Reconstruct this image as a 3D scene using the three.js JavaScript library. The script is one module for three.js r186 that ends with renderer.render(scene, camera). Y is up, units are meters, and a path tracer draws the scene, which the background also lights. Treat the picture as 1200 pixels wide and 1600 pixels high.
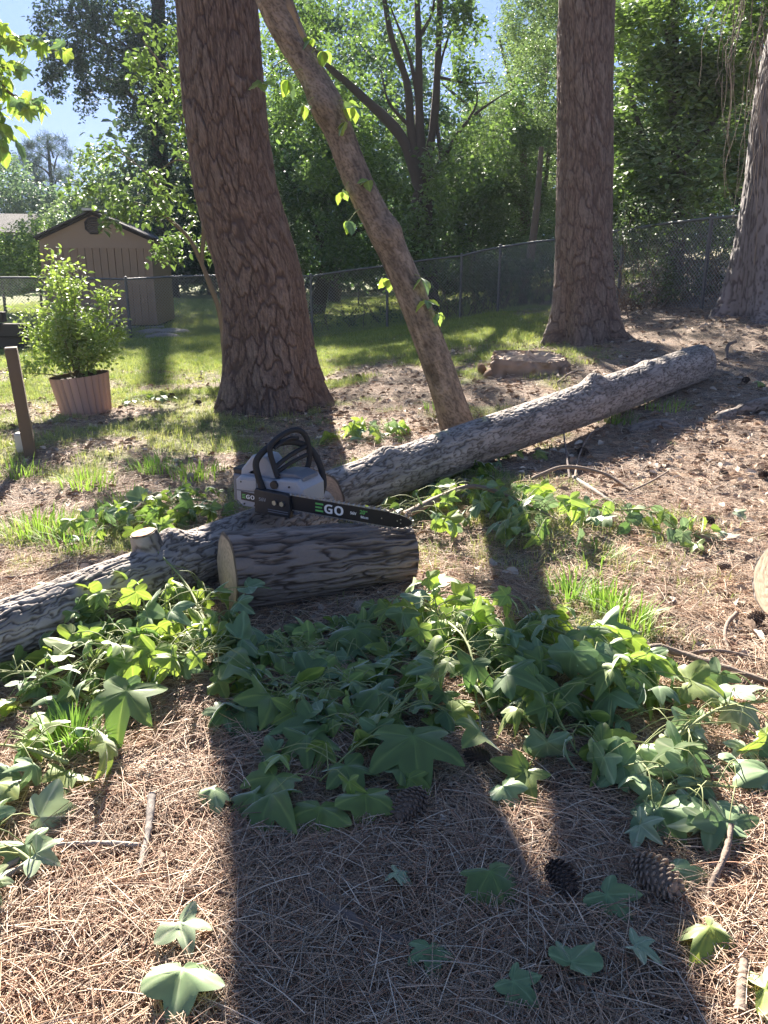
import * as THREE from 'three';
import { mergeGeometries } from 'three/addons/utils/BufferGeometryUtils.js';
import { RoundedBoxGeometry } from 'three/addons/geometries/RoundedBoxGeometry.js';
import { TextGeometry } from 'three/addons/geometries/TextGeometry.js';
import { FontLoader } from 'three/addons/loaders/FontLoader.js';

// ───────────────────────── camera, sky, sun, exposure ─────────────────────────
const V = (x, y, z) => new THREE.Vector3(x, y, z);
const scene = new THREE.Scene();
const EYE = 1.4, PITCH = 17 * Math.PI / 180, FOV = 67.2;
const camera = new THREE.PerspectiveCamera(FOV, 0.75, 0.05, 600);
camera.position.set(0, EYE, 0);
camera.rotation.x = -PITCH;
const SUN_AZ = -13.0 * Math.PI / 180, SUN_EL = 29.6 * Math.PI / 180;
const sunDir = V(Math.sin(SUN_AZ) * Math.cos(SUN_EL), Math.sin(SUN_EL), -Math.cos(SUN_AZ) * Math.cos(SUN_EL));
const sun = new THREE.DirectionalLight(0xfff5e8, 5);
sun.position.copy(sunDir).multiplyScalar(60);
sun.castShadow = true; sun.shadow.radius = 1;
sun.shadow.mapSize.set(4096, 4096);
Object.assign(sun.shadow.camera, { left: -30, right: 30, top: 30, bottom: -30, near: 1, far: 160 });
scene.add(sun);
{
  const W = 512, H = 256, d = new Float32Array(W * H * 4);
  for (let j = 0; j < H; j++) for (let i = 0; i < W; i++) {
    const el = ((j + 0.5) / H - 0.5) * Math.PI, az = ((i + 0.5) / W - 0.5) * 2 * Math.PI;
    const dir = V(Math.cos(el) * Math.cos(az), Math.sin(el), Math.cos(el) * Math.sin(az));
    // clear sky: pale and bright toward the sun and the horizon, deep blue overhead and behind (CIE clear-sky luminance)
    const up = Math.max(0.02, dir.y), mu = dir.dot(sunDir), gm = Math.acos(Math.min(1, Math.max(-1, mu)));
    const phi = 1 - Math.exp(-0.32 / up), f = 0.95 + 1.7 * Math.exp(-3 * gm) + 0.45 * mu * mu, L = 0.33 * f * (0.7 * phi + 0.32), hz = phi * phi, su = Math.exp(-4 * gm);
    const k = (i + j * W) * 4;
    d[k] = L * (0.45 + 0.2 * hz + 0.2 * su); d[k + 1] = L * (0.86 + 0.08 * hz + 0.06 * su); d[k + 2] = L * (1.95 - 0.25 * hz - 0.2 * su);
    if (dir.y < 0) { d[k] = 0.2; d[k + 1] = 0.19; d[k + 2] = 0.17; }
    d[k + 3] = 1;
  }
  const t = new THREE.DataTexture(d, W, H, THREE.RGBAFormat, THREE.FloatType);
  t.mapping = THREE.EquirectangularReflectionMapping; t.magFilter = t.minFilter = THREE.LinearFilter; t.needsUpdate = true;
  scene.background = t; scene.environment = t;
}
scene.backgroundIntensity = 0.23; scene.environmentIntensity = 0.23;
const renderer = new THREE.WebGLRenderer({ antialias: true });
renderer.toneMapping = THREE.LinearToneMapping;
renderer.toneMappingExposure = 6.1;
renderer.shadowMap.enabled = true;

// ───────────────────────── helpers ─────────────────────────
function RNG(s) { return () => { s = (s + 0x6d2b79f5) | 0; let t = Math.imul(s ^ (s >>> 15), 1 | s); t = (t + Math.imul(t ^ (t >>> 7), 61 | t)) ^ t; return ((t ^ (t >>> 14)) >>> 0) / 4294967296; }; }
const R = RNG(7);
const rr = (a, b, r = R) => a + (b - a) * r();
const clamp = (x, a = 0, b = 1) => Math.min(b, Math.max(a, x));
const sst = (a, b, x) => { const t = clamp((x - a) / (b - a)); return t * t * (3 - 2 * t); };
const lerp = (a, b, t) => a + (b - a) * t;
const hash = (x, y, z) => { let h = Math.imul(x | 0, 374761393) ^ Math.imul(y | 0, 668265263) ^ Math.imul(z | 0, 2147483647 ^ 0x5bd1e995); h = Math.imul(h ^ (h >>> 13), 1274126177); h = Math.imul(h ^ (h >>> 16), 2246822519); return ((h ^ (h >>> 15)) >>> 0) / 4294967296; };
function noise(x, y, z = 0) {           // value noise, -1..1
  const X = Math.floor(x), Y = Math.floor(y), Z = Math.floor(z); let u = x - X, v = y - Y, w = z - Z;
  u = u * u * (3 - 2 * u); v = v * v * (3 - 2 * v); w = w * w * (3 - 2 * w);
  const l = (a, b, t) => a + (b - a) * t;
  const c = (i, j, k) => hash(X + i, Y + j, Z + k);
  return 2 * l(l(l(c(0, 0, 0), c(1, 0, 0), u), l(c(0, 1, 0), c(1, 1, 0), u), v), l(l(c(0, 0, 1), c(1, 0, 1), u), l(c(0, 1, 1), c(1, 1, 1), u), v), w) - 1;
}
const fbm = (x, y, z = 0, o = 4) => { let s = 0, a = 0.5; for (let i = 0; i < o; i++) { s += a * noise(x, y, z); x = x * 2.03 + 11.3; y = y * 2.03 + 5.7; z = z * 2.03 + 3.1; a *= 0.5; } return s; };
function worley(x, y, period, seed) {    // F1, F2, cell value; periodic in x
  const X = Math.floor(x), Y = Math.floor(y); let f1 = 9, f2 = 9, id = 0;
  for (let j = -1; j <= 1; j++) for (let i = -1; i <= 1; i++) {
    const cx = X + i, cy = Y + j, wx = ((cx % period) + period) % period;
    const px = cx + 0.1 + 0.8 * hash(wx, cy, seed), py = cy + 0.05 + 0.9 * hash(wx, cy, seed + 1);
    const dd = Math.hypot(x - px, y - py);
    if (dd < f1) { f2 = f1; f1 = dd; id = hash(wx, cy, seed + 2); } else if (dd < f2) f2 = dd;
  }
  return [f1, f2, id];
}
const softplus = (x) => x > 8 ? x : Math.log1p(Math.exp(x * 1.6)) / 1.6;
// the lie of the yard: it climbs gently to the right and to the back
function gh(x, z) {
  const D = -z, s = sst(2.5, 12.5, D);
  const far = 1 - 0.6 * sst(20, 60, D);
  let h = s * 0.165 * softplus(x + 1) * far + 0.015 * Math.max(0, Math.min(D, 40) - 6);
  h += 0.05 * noise(x * 0.9 + 3, z * 0.9) * sst(1, 4, D) + 0.018 * noise(x * 3.1, z * 3.1, 4);
  return h;
}
const FPX = 800 / Math.tan(FOV / 2 * Math.PI / 180);
function ray(px, py) {
  const u = (px - 600) / FPX, v = (800 - py) / FPX, c = Math.cos(PITCH), s = Math.sin(PITCH);
  return V(u, v * c - s, -c - v * s);
}
function at(px, py, D) { const r = ray(px, py); return V(0, EYE, 0).addScaledVector(r, D / -r.z); }
function G(px, py) {                     // where that line of sight meets the ground
  const r = ray(px, py); let D = 0.5, step = 0.1;
  while (D < 120) { const p = at(px, py, D); if (p.y < gh(p.x, p.z)) break; D += step; step = 0.02 + D * 0.01; }
  let a = D - step * 1.2, b = D;
  for (let i = 0; i < 20; i++) { const m = (a + b) / 2, p = at(px, py, m); if (p.y < gh(p.x, p.z)) b = m; else a = m; }
  const p = at(px, py, b); p.y = gh(p.x, p.z); return p;
}
const names = {};
function numbered(n) { const k = names[n] = (names[n] ?? -1) + 1; return k ? n + '_' + String(k).padStart(3, '0') : n; }
function tag(o, label, category, group, kind) { const u = o.userData; if (label) u.label = label; if (category) u.category = category; if (group) u.group = group; if (kind) u.kind = kind; return o; }
function thing(name, label, category, p = V(0, 0, 0), group) { const g = new THREE.Group(); g.name = numbered(name); g.position.copy(p); scene.add(g); return tag(g, label, category, group); }
function mesh(name, geo, mat, parent = scene) { const m = new THREE.Mesh(geo, mat); m.name = parent === scene ? numbered(name) : name; m.castShadow = m.receiveShadow = true; parent.add(m); return m; }
function instanced(name, geo, mat, list, parent = scene, colors) {   // list of Matrix4
  const m = new THREE.InstancedMesh(geo, mat, list.length); m.name = parent === scene ? numbered(name) : name; m.castShadow = m.receiveShadow = true;
  list.forEach((x, i) => m.setMatrixAt(i, x));
  if (colors) colors.forEach((c, i) => m.setColorAt(i, c));
  m.userData.kind = 'stuff'; parent.add(m); return m;
}
const rgb = (r, g, b) => new THREE.Color().setRGB(r, g, b);
const std = (r, g, b, rough = 0.9, o = {}) => new THREE.MeshStandardMaterial({ color: rgb(r, g, b), roughness: rough, side: THREE.DoubleSide, ...o });
const phys = (o) => new THREE.MeshPhysicalMaterial({ side: THREE.DoubleSide, ...o });
function soup(pos, idx, col, uv) {
  const g = new THREE.BufferGeometry();
  g.setAttribute('position', new THREE.Float32BufferAttribute(pos, 3));
  if (col) g.setAttribute('color', new THREE.Float32BufferAttribute(col, 3));
  if (uv) g.setAttribute('uv', new THREE.Float32BufferAttribute(uv, 2));
  if (idx) g.setIndex(idx);
  g.computeVertexNormals(); return g;
}
const M4 = (p, q, s) => new THREE.Matrix4().compose(p, q, typeof s === 'number' ? V(s, s, s) : s);
const Q = (x, y, z, order = 'YXZ') => new THREE.Quaternion().setFromEuler(new THREE.Euler(x, y, z, order));
const bent = (pts, r0, r1, seg, side = 7, jag = 0) => {                // a tapering stick through points
  const c = new THREE.CatmullRomCurve3(pts, false, 'centripetal');
  return limb(c, (t) => lerp(r0, r1, t) * (1 + jag * noise(t * 23, r0 * 999, 1)), seg, side);
};
function limb(curve, rad, nv, nu, paint, capA = true, capB = true, ref = V(0, 0, -1), tw = (t) => t) {
  // paint(angle, t, length, point) -> [lift in metres, r, g, b]; the seam faces ref
  const pos = [], col = [], idx = [], uv = [], L = curve.getLength();
  let n0 = ref.clone();
  for (let j = 0; j <= nv; j++) {
    const t = tw(j / nv), c = curve.getPointAt(t), T = curve.getTangentAt(t);
    n0.addScaledVector(T, -n0.dot(T)).normalize();
    const b = T.clone().cross(n0);
    for (let i = 0; i <= nu; i++) {
      const a = i / nu * 2 * Math.PI, dir = n0.clone().multiplyScalar(Math.cos(a)).addScaledVector(b, Math.sin(a));
      let r = rad(t, a), k = [0, 1, 1, 1];
      if (paint) k = paint(a, t, t * L, r);
      const p = c.clone().addScaledVector(dir, r + k[0]);
      pos.push(p.x, p.y, p.z); if (paint) col.push(k[1], k[2], k[3]); uv.push(a * r, t * L);
    }
  }
  const w = nu + 1;
  for (let j = 0; j < nv; j++) for (let i = 0; i < nu; i++) { const a = j * w + i; idx.push(a, a + w, a + 1, a + 1, a + w, a + w + 1); }
  const cap = (j, flip) => { const c = curve.getPointAt(j / nv), m = pos.length / 3; pos.push(c.x, c.y, c.z); if (paint) col.push(...col.slice(j * w * 3, j * w * 3 + 3)); uv.push(0, 0); for (let i = 0; i < nu; i++) flip ? idx.push(m, j * w + i, j * w + i + 1) : idx.push(m, j * w + i + 1, j * w + i); };
  if (capA) cap(0, false); if (capB) cap(nv, true);
  const g = soup(pos, idx, paint ? col : null, uv);
  const nn = g.attributes.normal;                                   // join the seam
  for (let j = 0; j <= nv; j++) { const a = j * w, b = a + nu, v = V(nn.getX(a) + nn.getX(b), nn.getY(a) + nn.getY(b), nn.getZ(a) + nn.getZ(b)).normalize(); nn.setXYZ(a, v.x, v.y, v.z); nn.setXYZ(b, v.x, v.y, v.z); }
  return g;
}
const curve = (pts) => new THREE.CatmullRomCurve3(pts, false, 'centripetal');
function grain(size, fn, repeat) {                                   // grey grain texture, tileable enough at its scale
  const d = new Uint8Array(size * size * 4);
  for (let j = 0; j < size; j++) for (let i = 0; i < size; i++) { const v = clamp(fn(i / size, j / size)) * 255, k = (i + j * size) * 4; d[k] = d[k + 1] = d[k + 2] = v; d[k + 3] = 255; }
  const t = new THREE.DataTexture(d, size, size); t.wrapS = t.wrapT = THREE.RepeatWrapping; t.magFilter = THREE.LinearFilter; t.minFilter = THREE.LinearMipmapLinearFilter; t.generateMipmaps = true; t.repeat.set(repeat, repeat); t.needsUpdate = true; return t;
}
const tileNoise = (u, v, f, s) => { // periodic fbm on [0,1]
  let a = 0.5, r = 0; for (let o = 0; o < 4; o++) { const F = f << o, x = u * F, y = v * F, X = Math.floor(x), Y = Math.floor(y); let p = x - X, q = y - Y; p = p * p * (3 - 2 * p); q = q * q * (3 - 2 * q); const c = (i, j) => hash((X + i) % F, (Y + j) % F, s + o); r += a * (lerp(lerp(c(0, 0), c(1, 0), p), lerp(c(0, 1), c(1, 1), p), q) * 2 - 1); a *= 0.55; } return r; };
const fineGrain = grain(512, (u, v) => 0.5 + 0.6 * tileNoise(u, v, 32, 3), 4);
const barkGrain = grain(512, (u, v) => 0.5 + 0.7 * tileNoise(u, v * 0.5, 16, 21), 1);
const fibreGrain = grain(512, (u, v) => 0.5 + 0.6 * tileNoise(u, v * 0.25, 64, 9), 3);

// ───────────────────────── ground ─────────────────────────
const lawn = (x, D) => {                 // where grass has taken, 0..1
  const n = fbm(x * 0.55 + 9, D * 0.55, 2, 3) * 1.6, n2 = fbm(x * 2.2, D * 2.2, 7, 3) * 1.5;
  let g = sst(10.0, 11.2, D + n * 1.2 - 0.3 * Math.max(0, x - 0.2)) * (1 - sst(2.1, 3.0, x + n * 0.4 - (D > 17.5 ? 30 : 0)));
  if (D > 17.4) g = 1 - 0.55 * sst(1, 3, x);
  const bed = sst(1, 0.4, Math.abs(D - 16.6) / 0.45) * sst(-2, -1.2, x); g *= 1 - 0.9 * bed;       // strip of bare earth at the fence
  const patchy = sst(-0.12, 0.35, n2 + n * 0.5) * sst(2.6, 5, D) * (1 - sst(0.4, 2.2, x - (D - 4) * 0.16)) * 0.95;
  const tuft = sst(0.55, 0.1, Math.hypot((x - 0.72) / 1.1, (D - 2.85) / 0.8)) * sst(-0.2, 0.3, n2 + 0.1) * 0.8;
  return clamp(Math.max(g * (0.85 + 0.3 * n2), patchy, tuft));
};
{
  const xs = [], zs = [];
  for (let x = -4; x <= 4.001; x += 0.05) xs.push(x);
  for (let k = 1, x = 4; x < 220; k++) { x += 0.05 * Math.pow(1.16, k); xs.push(x); xs.unshift(-x); }
  for (let D = 0.2; D <= 8; D += 0.05) zs.push(D);
  for (let k = 1, D = 8; D < 320; k++) { D += 0.05 * Math.pow(1.07, k); zs.push(D); }
  for (let k = 1, D = 0.2; D > -60; k++) { D -= 0.1 * Math.pow(1.3, k); zs.unshift(D); }
  const pos = [], col = [], uv = [], idx = [], w = xs.length;
  for (const D of zs) for (const x of xs) {
    pos.push(x, gh(x, -D), -D); uv.push(x, D);
    const g = lawn(x, D), n = fbm(x * 1.3, D * 1.3, 5, 4), m = fbm(x * 6, D * 6, 8, 3);
    const li = [0.42 + 0.11 * n + 0.14 * m, 0.325 + 0.08 * n + 0.12 * m, 0.255 + 0.06 * n + 0.1 * m], gr = [0.26 + 0.07 * n, 0.33 + 0.07 * n, 0.085 + 0.02 * n];
    const pale = sst(0.0, 0.5, fbm(x * 0.8 + 30, D * 0.8, 3, 3)) * 0.5;
    for (let k = 0; k < 3; k++) col.push(Math.max(0.02, lerp(lerp(li[k], [0.47, 0.39, 0.32][k], pale), gr[k], g * (D < 9 ? 0.6 : 0.95))));
  }
  for (let j = 0; j < zs.length - 1; j++) for (let i = 0; i < w - 1; i++) { const a = j * w + i; idx.push(a, a + 1, a + w, a + 1, a + w + 1, a + w); }
  const S = 1024, cv = document.createElement('canvas'); cv.width = cv.height = S;
  const c = cv.getContext('2d'), q = RNG(31); c.fillStyle = '#7d7d7d'; c.fillRect(0, 0, S, S);
  for (let i = 0; i < 9000; i++) {
    const x = q() * S, y = q() * S, a = q() * 6.283, l = 14 + q() * 70, v = 40 + (q() ** 0.8) * 215 | 0; c.strokeStyle = `rgb(${v},${v * 0.98 | 0},${v * 0.95 | 0})`; c.lineWidth = 1 + q() * 1.6;
    for (const ox of [-S, 0, S]) for (const oy of [-S, 0, S]) { if (x + ox < -80 || x + ox > S + 80 || y + oy < -80 || y + oy > S + 80) continue; c.beginPath(); c.moveTo(x + ox, y + oy); c.quadraticCurveTo(x + ox + Math.cos(a) * l / 2 + q() * 5, y + oy + Math.sin(a) * l / 2, x + ox + Math.cos(a) * l, y + oy + Math.sin(a) * l); c.stroke(); }
  }
  const t = new THREE.CanvasTexture(cv); t.colorSpace = THREE.SRGBColorSpace; t.wrapS = t.wrapT = THREE.RepeatWrapping; t.repeat.set(0.7, 0.7); t.magFilter = THREE.LinearFilter;
  const tb = t.clone(); tb.colorSpace = THREE.NoColorSpace;
  const g = soup(pos, idx, col, uv);
  const m = mesh('ground', g, new THREE.MeshStandardMaterial({ vertexColors: true, map: t, bumpMap: tb, bumpScale: 0.02, roughness: 1, color: rgb(2.1, 2.1, 2.1), side: THREE.DoubleSide }));
  tag(m, 'brown pine straw and thin lawn rising to the right', null, null, 'structure');
}

// ───────────────────────── leaf kit ─────────────────────────
const leafMat = (r, g, b, t = 0.42, coat = 0.5) => phys({ color: rgb(r * 1.35, g * 1.35, b * 1.15), vertexColors: true, roughness: 0.85, transmission: t, thickness: 0, clearcoat: coat, clearcoatRoughness: 0.34 });
function starLeaf(seed) {                // five-lobed sweetgum leaf, unit length, tip along +Z, face +Y, petiole at the origin
  const q = RNG(seed), pts = [], nb = seed % 2 ? 0.16 : 0;
  const lobes = [[-180, 0.05], [-152, 0.26], [-116, 0.62], [-90, 0.43 + nb * 0.6], [-58, 0.92], [-31, 0.47 + nb], [0, 1], [31, 0.47 + nb], [58, 0.92], [90, 0.43 + nb * 0.6], [116, 0.62], [152, 0.26], [180, 0.05]]
    .map(([a, r]) => [(a + rr(-7, 7, q)) * Math.PI / 180, r * rr(0.86, 1.1, q)]);
  for (let k = 0; k < lobes.length - 1; k++) {
    const [a0, r0] = lobes[k], [a1, r1] = lobes[k + 1], p0 = [Math.sin(a0) * r0, Math.cos(a0) * r0], p1 = [Math.sin(a1) * r1, Math.cos(a1) * r1];
    for (let s = 0; s < 4; s++) {
      const t = s / 4, b = Math.sin(t * Math.PI) * 0.085;
      let x = lerp(p0[0], p1[0], t), y = lerp(p0[1], p1[1], t); const l = Math.hypot(x, y) || 1; x += x / l * b; y += y / l * b;
      pts.push([x, y, Math.cos(t * Math.PI * 0.5) * (k % 2 === 0 && r1 > r0 ? 0 : 0), k, t]);
    }
  }
  const n = pts.length, rings = [0.22, 0.5, 0.78, 1], pos = [0, 0, 0], col = [1.5, 1.45, 1.6], idx = [];
  const ca = rr(0.2, 2.1, q), cb = rr(-0.6, 0.6, q), cw = rr(0.06, 0.24, q), ph = rr(0, 6, q), fold = rr(-0.1, 0.9, q);
  rings.forEach((f, j) => pts.forEach(([x, y, , k, t], i) => {
    const X = x * f, Y = y * f, r = Math.hypot(X, Y), th = Math.atan2(X, Y);
    let h = 0.05 * Math.sin(X * 9 + ph) * Math.cos(Y * 7 + ph * 2) * r - ca * 0.55 * r * r + cw * Math.sin(th * 3 + ph) * r + fold * Math.abs(X) * 0.6 - fold * 0.12 + cb * X * Y - 0.18 * ca * r * Math.pow(Math.max(0, Y), 3);
    const lobeAxis = (k % 2 === 0 ? false : false) || (t === 0 && k % 2 === 0 && k > 0);
    h -= lobeAxis ? 0.012 : 0;
    pos.push(X, h, Y); const v = lobeAxis ? 1.9 : 1 + 0.12 * Math.sin(i * 7.3 + j * 2.1); col.push(v, lobeAxis ? 1.6 : v, v);
  }));
  for (let i = 0; i < n; i++) idx.push(0, 1 + i, 1 + (i + 1) % n);
  for (let j = 0; j < 3; j++) for (let i = 0; i < n; i++) { const a = 1 + j * n + i, b = 1 + j * n + (i + 1) % n; idx.push(a, a + n, b, b, a + n, b + n); }
  return soup(pos, idx, col);
}
function ovalLeaf(seed, wide = 0.36, cup = 0.3) {   // pointed oval leaf
  const q = RNG(seed), pos = [], col = [], idx = [], nv = 9, nu = 6, dr = rr(0.1, 0.7, q), fo = rr(0.05, cup * 1.4, q), tw = rr(-0.3, 0.3, q), cw = rr(0.01, 0.04, q);
  for (let j = 0; j <= nv; j++) for (let i = 0; i <= nu; i++) {
    const t = j / nv, u = i / nu * 2 - 1, w = wide * Math.pow(Math.sin(Math.PI * Math.pow(t, 0.8)), 0.85) * (1 - 0.15 * t) + 0.004;
    const x = u * w; pos.push(x, -dr * 0.5 * t * t + fo * Math.abs(x) + tw * x * t + cw * Math.sin(t * 22) * Math.abs(u), t); const v = i === 3 ? 1.5 : 1 + 0.1 * Math.sin(t * 22 + Math.abs(u) * 4); col.push(v, v, v);
  }
  for (let j = 0; j < nv; j++) for (let i = 0; i < nu; i++) { const a = j * (nu + 1) + i; idx.push(a, a + nu + 1, a + 1, a + 1, a + nu + 1, a + nu + 2); }
  return soup(pos, idx, col);
}
const STAR = Array.from({ length: 18 }, (_, i) => starLeaf(100 + i)), OVAL = Array.from({ length: 6 }, (_, i) => ovalLeaf(200 + i));
const LEAFM = [leafMat(0.1, 0.17, 0.035, 0.55), leafMat(0.135, 0.205, 0.035, 0.55), leafMat(0.175, 0.245, 0.04, 0.58), leafMat(0.1, 0.17, 0.075, 0.36), leafMat(0.19, 0.28, 0.06, 0.5)];
const PALE = [leafMat(0.19, 0.25, 0.16, 0.3), leafMat(0.16, 0.24, 0.12, 0.34)];
const stemMat = std(0.24, 0.27, 0.1, 0.7), twigMat = std(0.2, 0.15, 0.115, 0.9, { bumpMap: fineGrain, bumpScale: 0.002 });
function leafClump(seed, n, radius, len, wide) {     // loose spray of small folded leaves for crowns
  const q = RNG(seed), pos = [], idx = [];
  for (let k = 0; k < n; k++) {
    const c = V(rr(-1, 1, q), rr(-1, 1, q), rr(-1, 1, q)).multiplyScalar(radius * Math.cbrt(q()));
    const m = new THREE.Matrix4().compose(c, Q(rr(-0.4, 1.1, q), rr(0, 6.28, q), rr(-0.8, 0.8, q)), V(1, 1, 1).multiplyScalar(len * rr(0.65, 1.25, q)));
    const o = pos.length / 3;
    for (const p of [[0, 0, 0], [-wide * 0.8, 0.08, 0.32], [0, -0.02, 0.42], [wide * 0.8, 0.08, 0.32], [-wide * 0.7, 0.04, 0.68], [wide * 0.7, 0.04, 0.68], [0, -0.1, 1]]) { const v = V(...p).applyMatrix4(m); pos.push(v.x, v.y, v.z); }
    for (const f of [[0, 2, 1], [0, 3, 2], [1, 2, 4], [2, 3, 5], [2, 6, 4], [2, 5, 6]]) idx.push(...f.map((i) => i + o));
  }
  return soup(pos, idx);
}
function needleClump(seed, n, len, width) {
  const q = RNG(seed), pos = [], idx = [];
  for (let k = 0; k < n; k++) {
    const d = V(rr(-1, 1, q), rr(-0.7, 1, q), rr(-1, 1, q)).normalize(), s = d.clone().cross(V(rr(-1, 1, q), rr(-1, 1, q), rr(-1, 1, q))).normalize().multiplyScalar(width), c = V(rr(-1, 1, q), rr(-1, 1, q), rr(-1, 1, q)).multiplyScalar(len * 0.35), o = pos.length / 3, e = c.clone().addScaledVector(d, len * rr(0.7, 1.2, q));
    pos.push(c.x - s.x, c.y - s.y, c.z - s.z, c.x + s.x, c.y + s.y, c.z + s.z, e.x, e.y - len * 0.1, e.z); idx.push(o, o + 1, o + 2);
  }
  return soup(pos, idx);
}
const crownMat = (t = 0.5, coat = 0.35) => phys({ color: rgb(1, 1, 1), roughness: 0.85, transmission: t, thickness: 0, clearcoat: coat, clearcoatRoughness: 0.45 });
const CROWN = crownMat(), CROWN_MATTE = crownMat(0.3, 0.0);
const CLUMP = { mid: leafClump(11, 12, 0.26, 0.11, 0.3), big: leafClump(12, 9, 0.3, 0.16, 0.33), fine: leafClump(13, 18, 0.24, 0.07, 0.26), far: leafClump(14, 12, 0.5, 0.24, 0.33), needle: needleClump(15, 34, 0.4, 0.012), small: leafClump(16, 10, 0.1, 0.055, 0.3), sapling: leafClump(17, 8, 0.13, 0.1, 0.34) };
function crown(parent, blobs, n, geo, mat, c0, c1, seed, shell = 0.45, gap = 0.0, size = [0.75, 1.3]) {
  // blobs: [centre, rx, ry, rz, weight]; leaves gather toward the outside of each blob, with gaps between sprays
  const q = RNG(seed), list = [], cols = [], total = blobs.reduce((s, b) => s + (b[4] ?? b[1] * b[2] * b[3]), 0);
  let guard = 0;
  while (list.length < n && guard++ < n * 8) {
    let w = q() * total, b = blobs[0]; for (const x of blobs) { w -= x[4] ?? x[1] * x[2] * x[3]; if (w <= 0) { b = x; break; } }
    const d = V(rr(-1, 1, q), rr(-1, 1, q), rr(-1, 1, q)); if (d.lengthSq() > 1 || d.lengthSq() < 1e-4) continue;
    const l = Math.pow(d.length(), shell); d.normalize().multiplyScalar(l);
    const wob = 1 + 0.3 * noise(d.x * 2.3 + b[0].x, d.y * 2.3 + b[0].y, d.z * 2.3 + b[0].z);
    const p = V(b[0].x + d.x * b[1] * wob, b[0].y + d.y * b[2] * wob, b[0].z + d.z * b[3] * wob);
    if (gap && noise(p.x * 1.4 + seed, p.y * 1.4, p.z * 1.4) + 0.5 * noise(p.x * 3.7, p.y * 3.7 + seed, p.z * 3.7) < gap - 0.5) continue;
    if (p.y < gh(p.x, p.z) + 0.05) continue;
    list.push(M4(p, Q(rr(-0.5, 0.5, q), rr(0, 6.28, q), rr(-0.5, 0.5, q)), rr(size[0], size[1], q)));
    cols.push(new THREE.Color().copy(c0).lerp(c1, clamp(q() * 0.7 + 0.3 * (noise(p.x * 0.8, p.y * 0.8, p.z * 0.8) + 0.5))));
  }
  return instanced('crown', geo, mat, list, parent, cols);
}
const rel = (p, o) => p.clone().sub(o);

// ───────────────────────── bark ─────────────────────────
function pineBark(seed, circ, warm) {
  const cols = Math.max(8, Math.round(circ / 0.115));
  return (a, t, l) => {
    const ca = Math.cos(a), sa = Math.sin(a), u = a / (2 * Math.PI) * cols;
    const wx = 0.5 * noise(ca * 4, sa * 4, l * 4 + seed) + 0.22 * noise(ca * 11, sa * 11, l * 10) + 0.1 * noise(ca * 30, sa * 30, l * 26), wy = 0.55 * noise(ca * 3 + 9, sa * 3, l * 3) + 0.25 * noise(ca * 12, sa * 12, l * 9 + 5);
    const [f1, f2, id] = worley(u + wx, l / 0.27 + wy, cols, seed), plate = sst(0.0, 0.17, f2 - f1);
    const [g1, g2, id2] = worley(u * 2 + wx * 2.6 + 5, l / 0.12 + wy * 2.4, cols * 2, seed + 9), sub = sst(0.0, 0.12, g2 - g1);
    const flake = Math.round((fbm(ca * 7, sa * 7, l * 6 + seed, 4) * 1.2 + id) * 6) / 6;
    const fine = fbm(ca * 45, sa * 45, l * 16, 3), grit = fbm(ca * 160, sa * 160, l * 120, 2);
    const h = -0.015 + 0.015 * plate * (0.65 + 0.4 * id) + 0.005 * sub * plate * (0.5 + id2) + 0.006 * flake * plate + 0.008 * fine + 0.004 * grit;
    const k = 0.86 + 0.14 * id + 0.14 * id2 * sub + 0.8 * fine + 0.6 * grit, g = clamp(0.4 + 0.45 * (flake - 0.3) - warm * 0.45 + 0.25 * (id2 - 0.5));
    const b = [lerp(0.145, 0.17, g) * k, lerp(0.103, 0.138, g) * k, lerp(0.08, 0.116, g) * k], f = [0.085, 0.06, 0.05], m = plate * (0.7 + 0.3 * sub);
    return [h, lerp(f[0], b[0], m), lerp(f[1], b[1], m), lerp(f[2], b[2], m)];
  };
}
function ridgeBark(seed, across, along, depth, lo, hi, warpA = 0.5) {    // interlaced furrows along the stem
  return (a, t, l, r) => {
    const X = Math.cos(a) * r / across, Y = Math.sin(a) * r / across, z = l / along;
    const wa = noise(X * 0.5, Y * 0.5, z * 1.7 + seed) * warpA;
    const n1 = noise(X + wa, Y - wa, z + seed), n2 = noise(X * 2.1 + 7, Y * 2.1 + wa, z * 2.3 + seed);
    const rd = 1 - Math.abs(n1) * 1.7 - 0.32 * Math.abs(n2), fur = sst(0.05, 0.75, 1 - rd), fine = fbm(X * 4, Y * 4, z * 9, 2);
    const k = clamp(fur + 0.25 * fine), m = 0.85 + 0.35 * noise(X * 0.3, Y * 0.3, z * 0.3);
    return [depth * (fur - 0.7) + depth * 0.25 * fine, lerp(lo[0], hi[0], k) * m, lerp(lo[1], hi[1], k) * m, lerp(lo[2], hi[2], k) * m];
  };
}
const barkMat = new THREE.MeshStandardMaterial({ vertexColors: true, roughness: 0.95, bumpMap: barkGrain, bumpScale: 0.012, side: THREE.DoubleSide });
const woodEnd = (seed, tint) => (r, a) => { const q = r + 0.04 * noise(Math.cos(a) * 2, Math.sin(a) * 2, seed); const ring = 0.5 + 0.5 * Math.sin(q * 60 + noise(q * 9, a, seed)); const k = 0.85 + 0.2 * ring + 0.25 * noise(Math.cos(a) * r * 14, Math.sin(a) * r * 60, seed); return tint.map((c) => c * k); };
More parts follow.
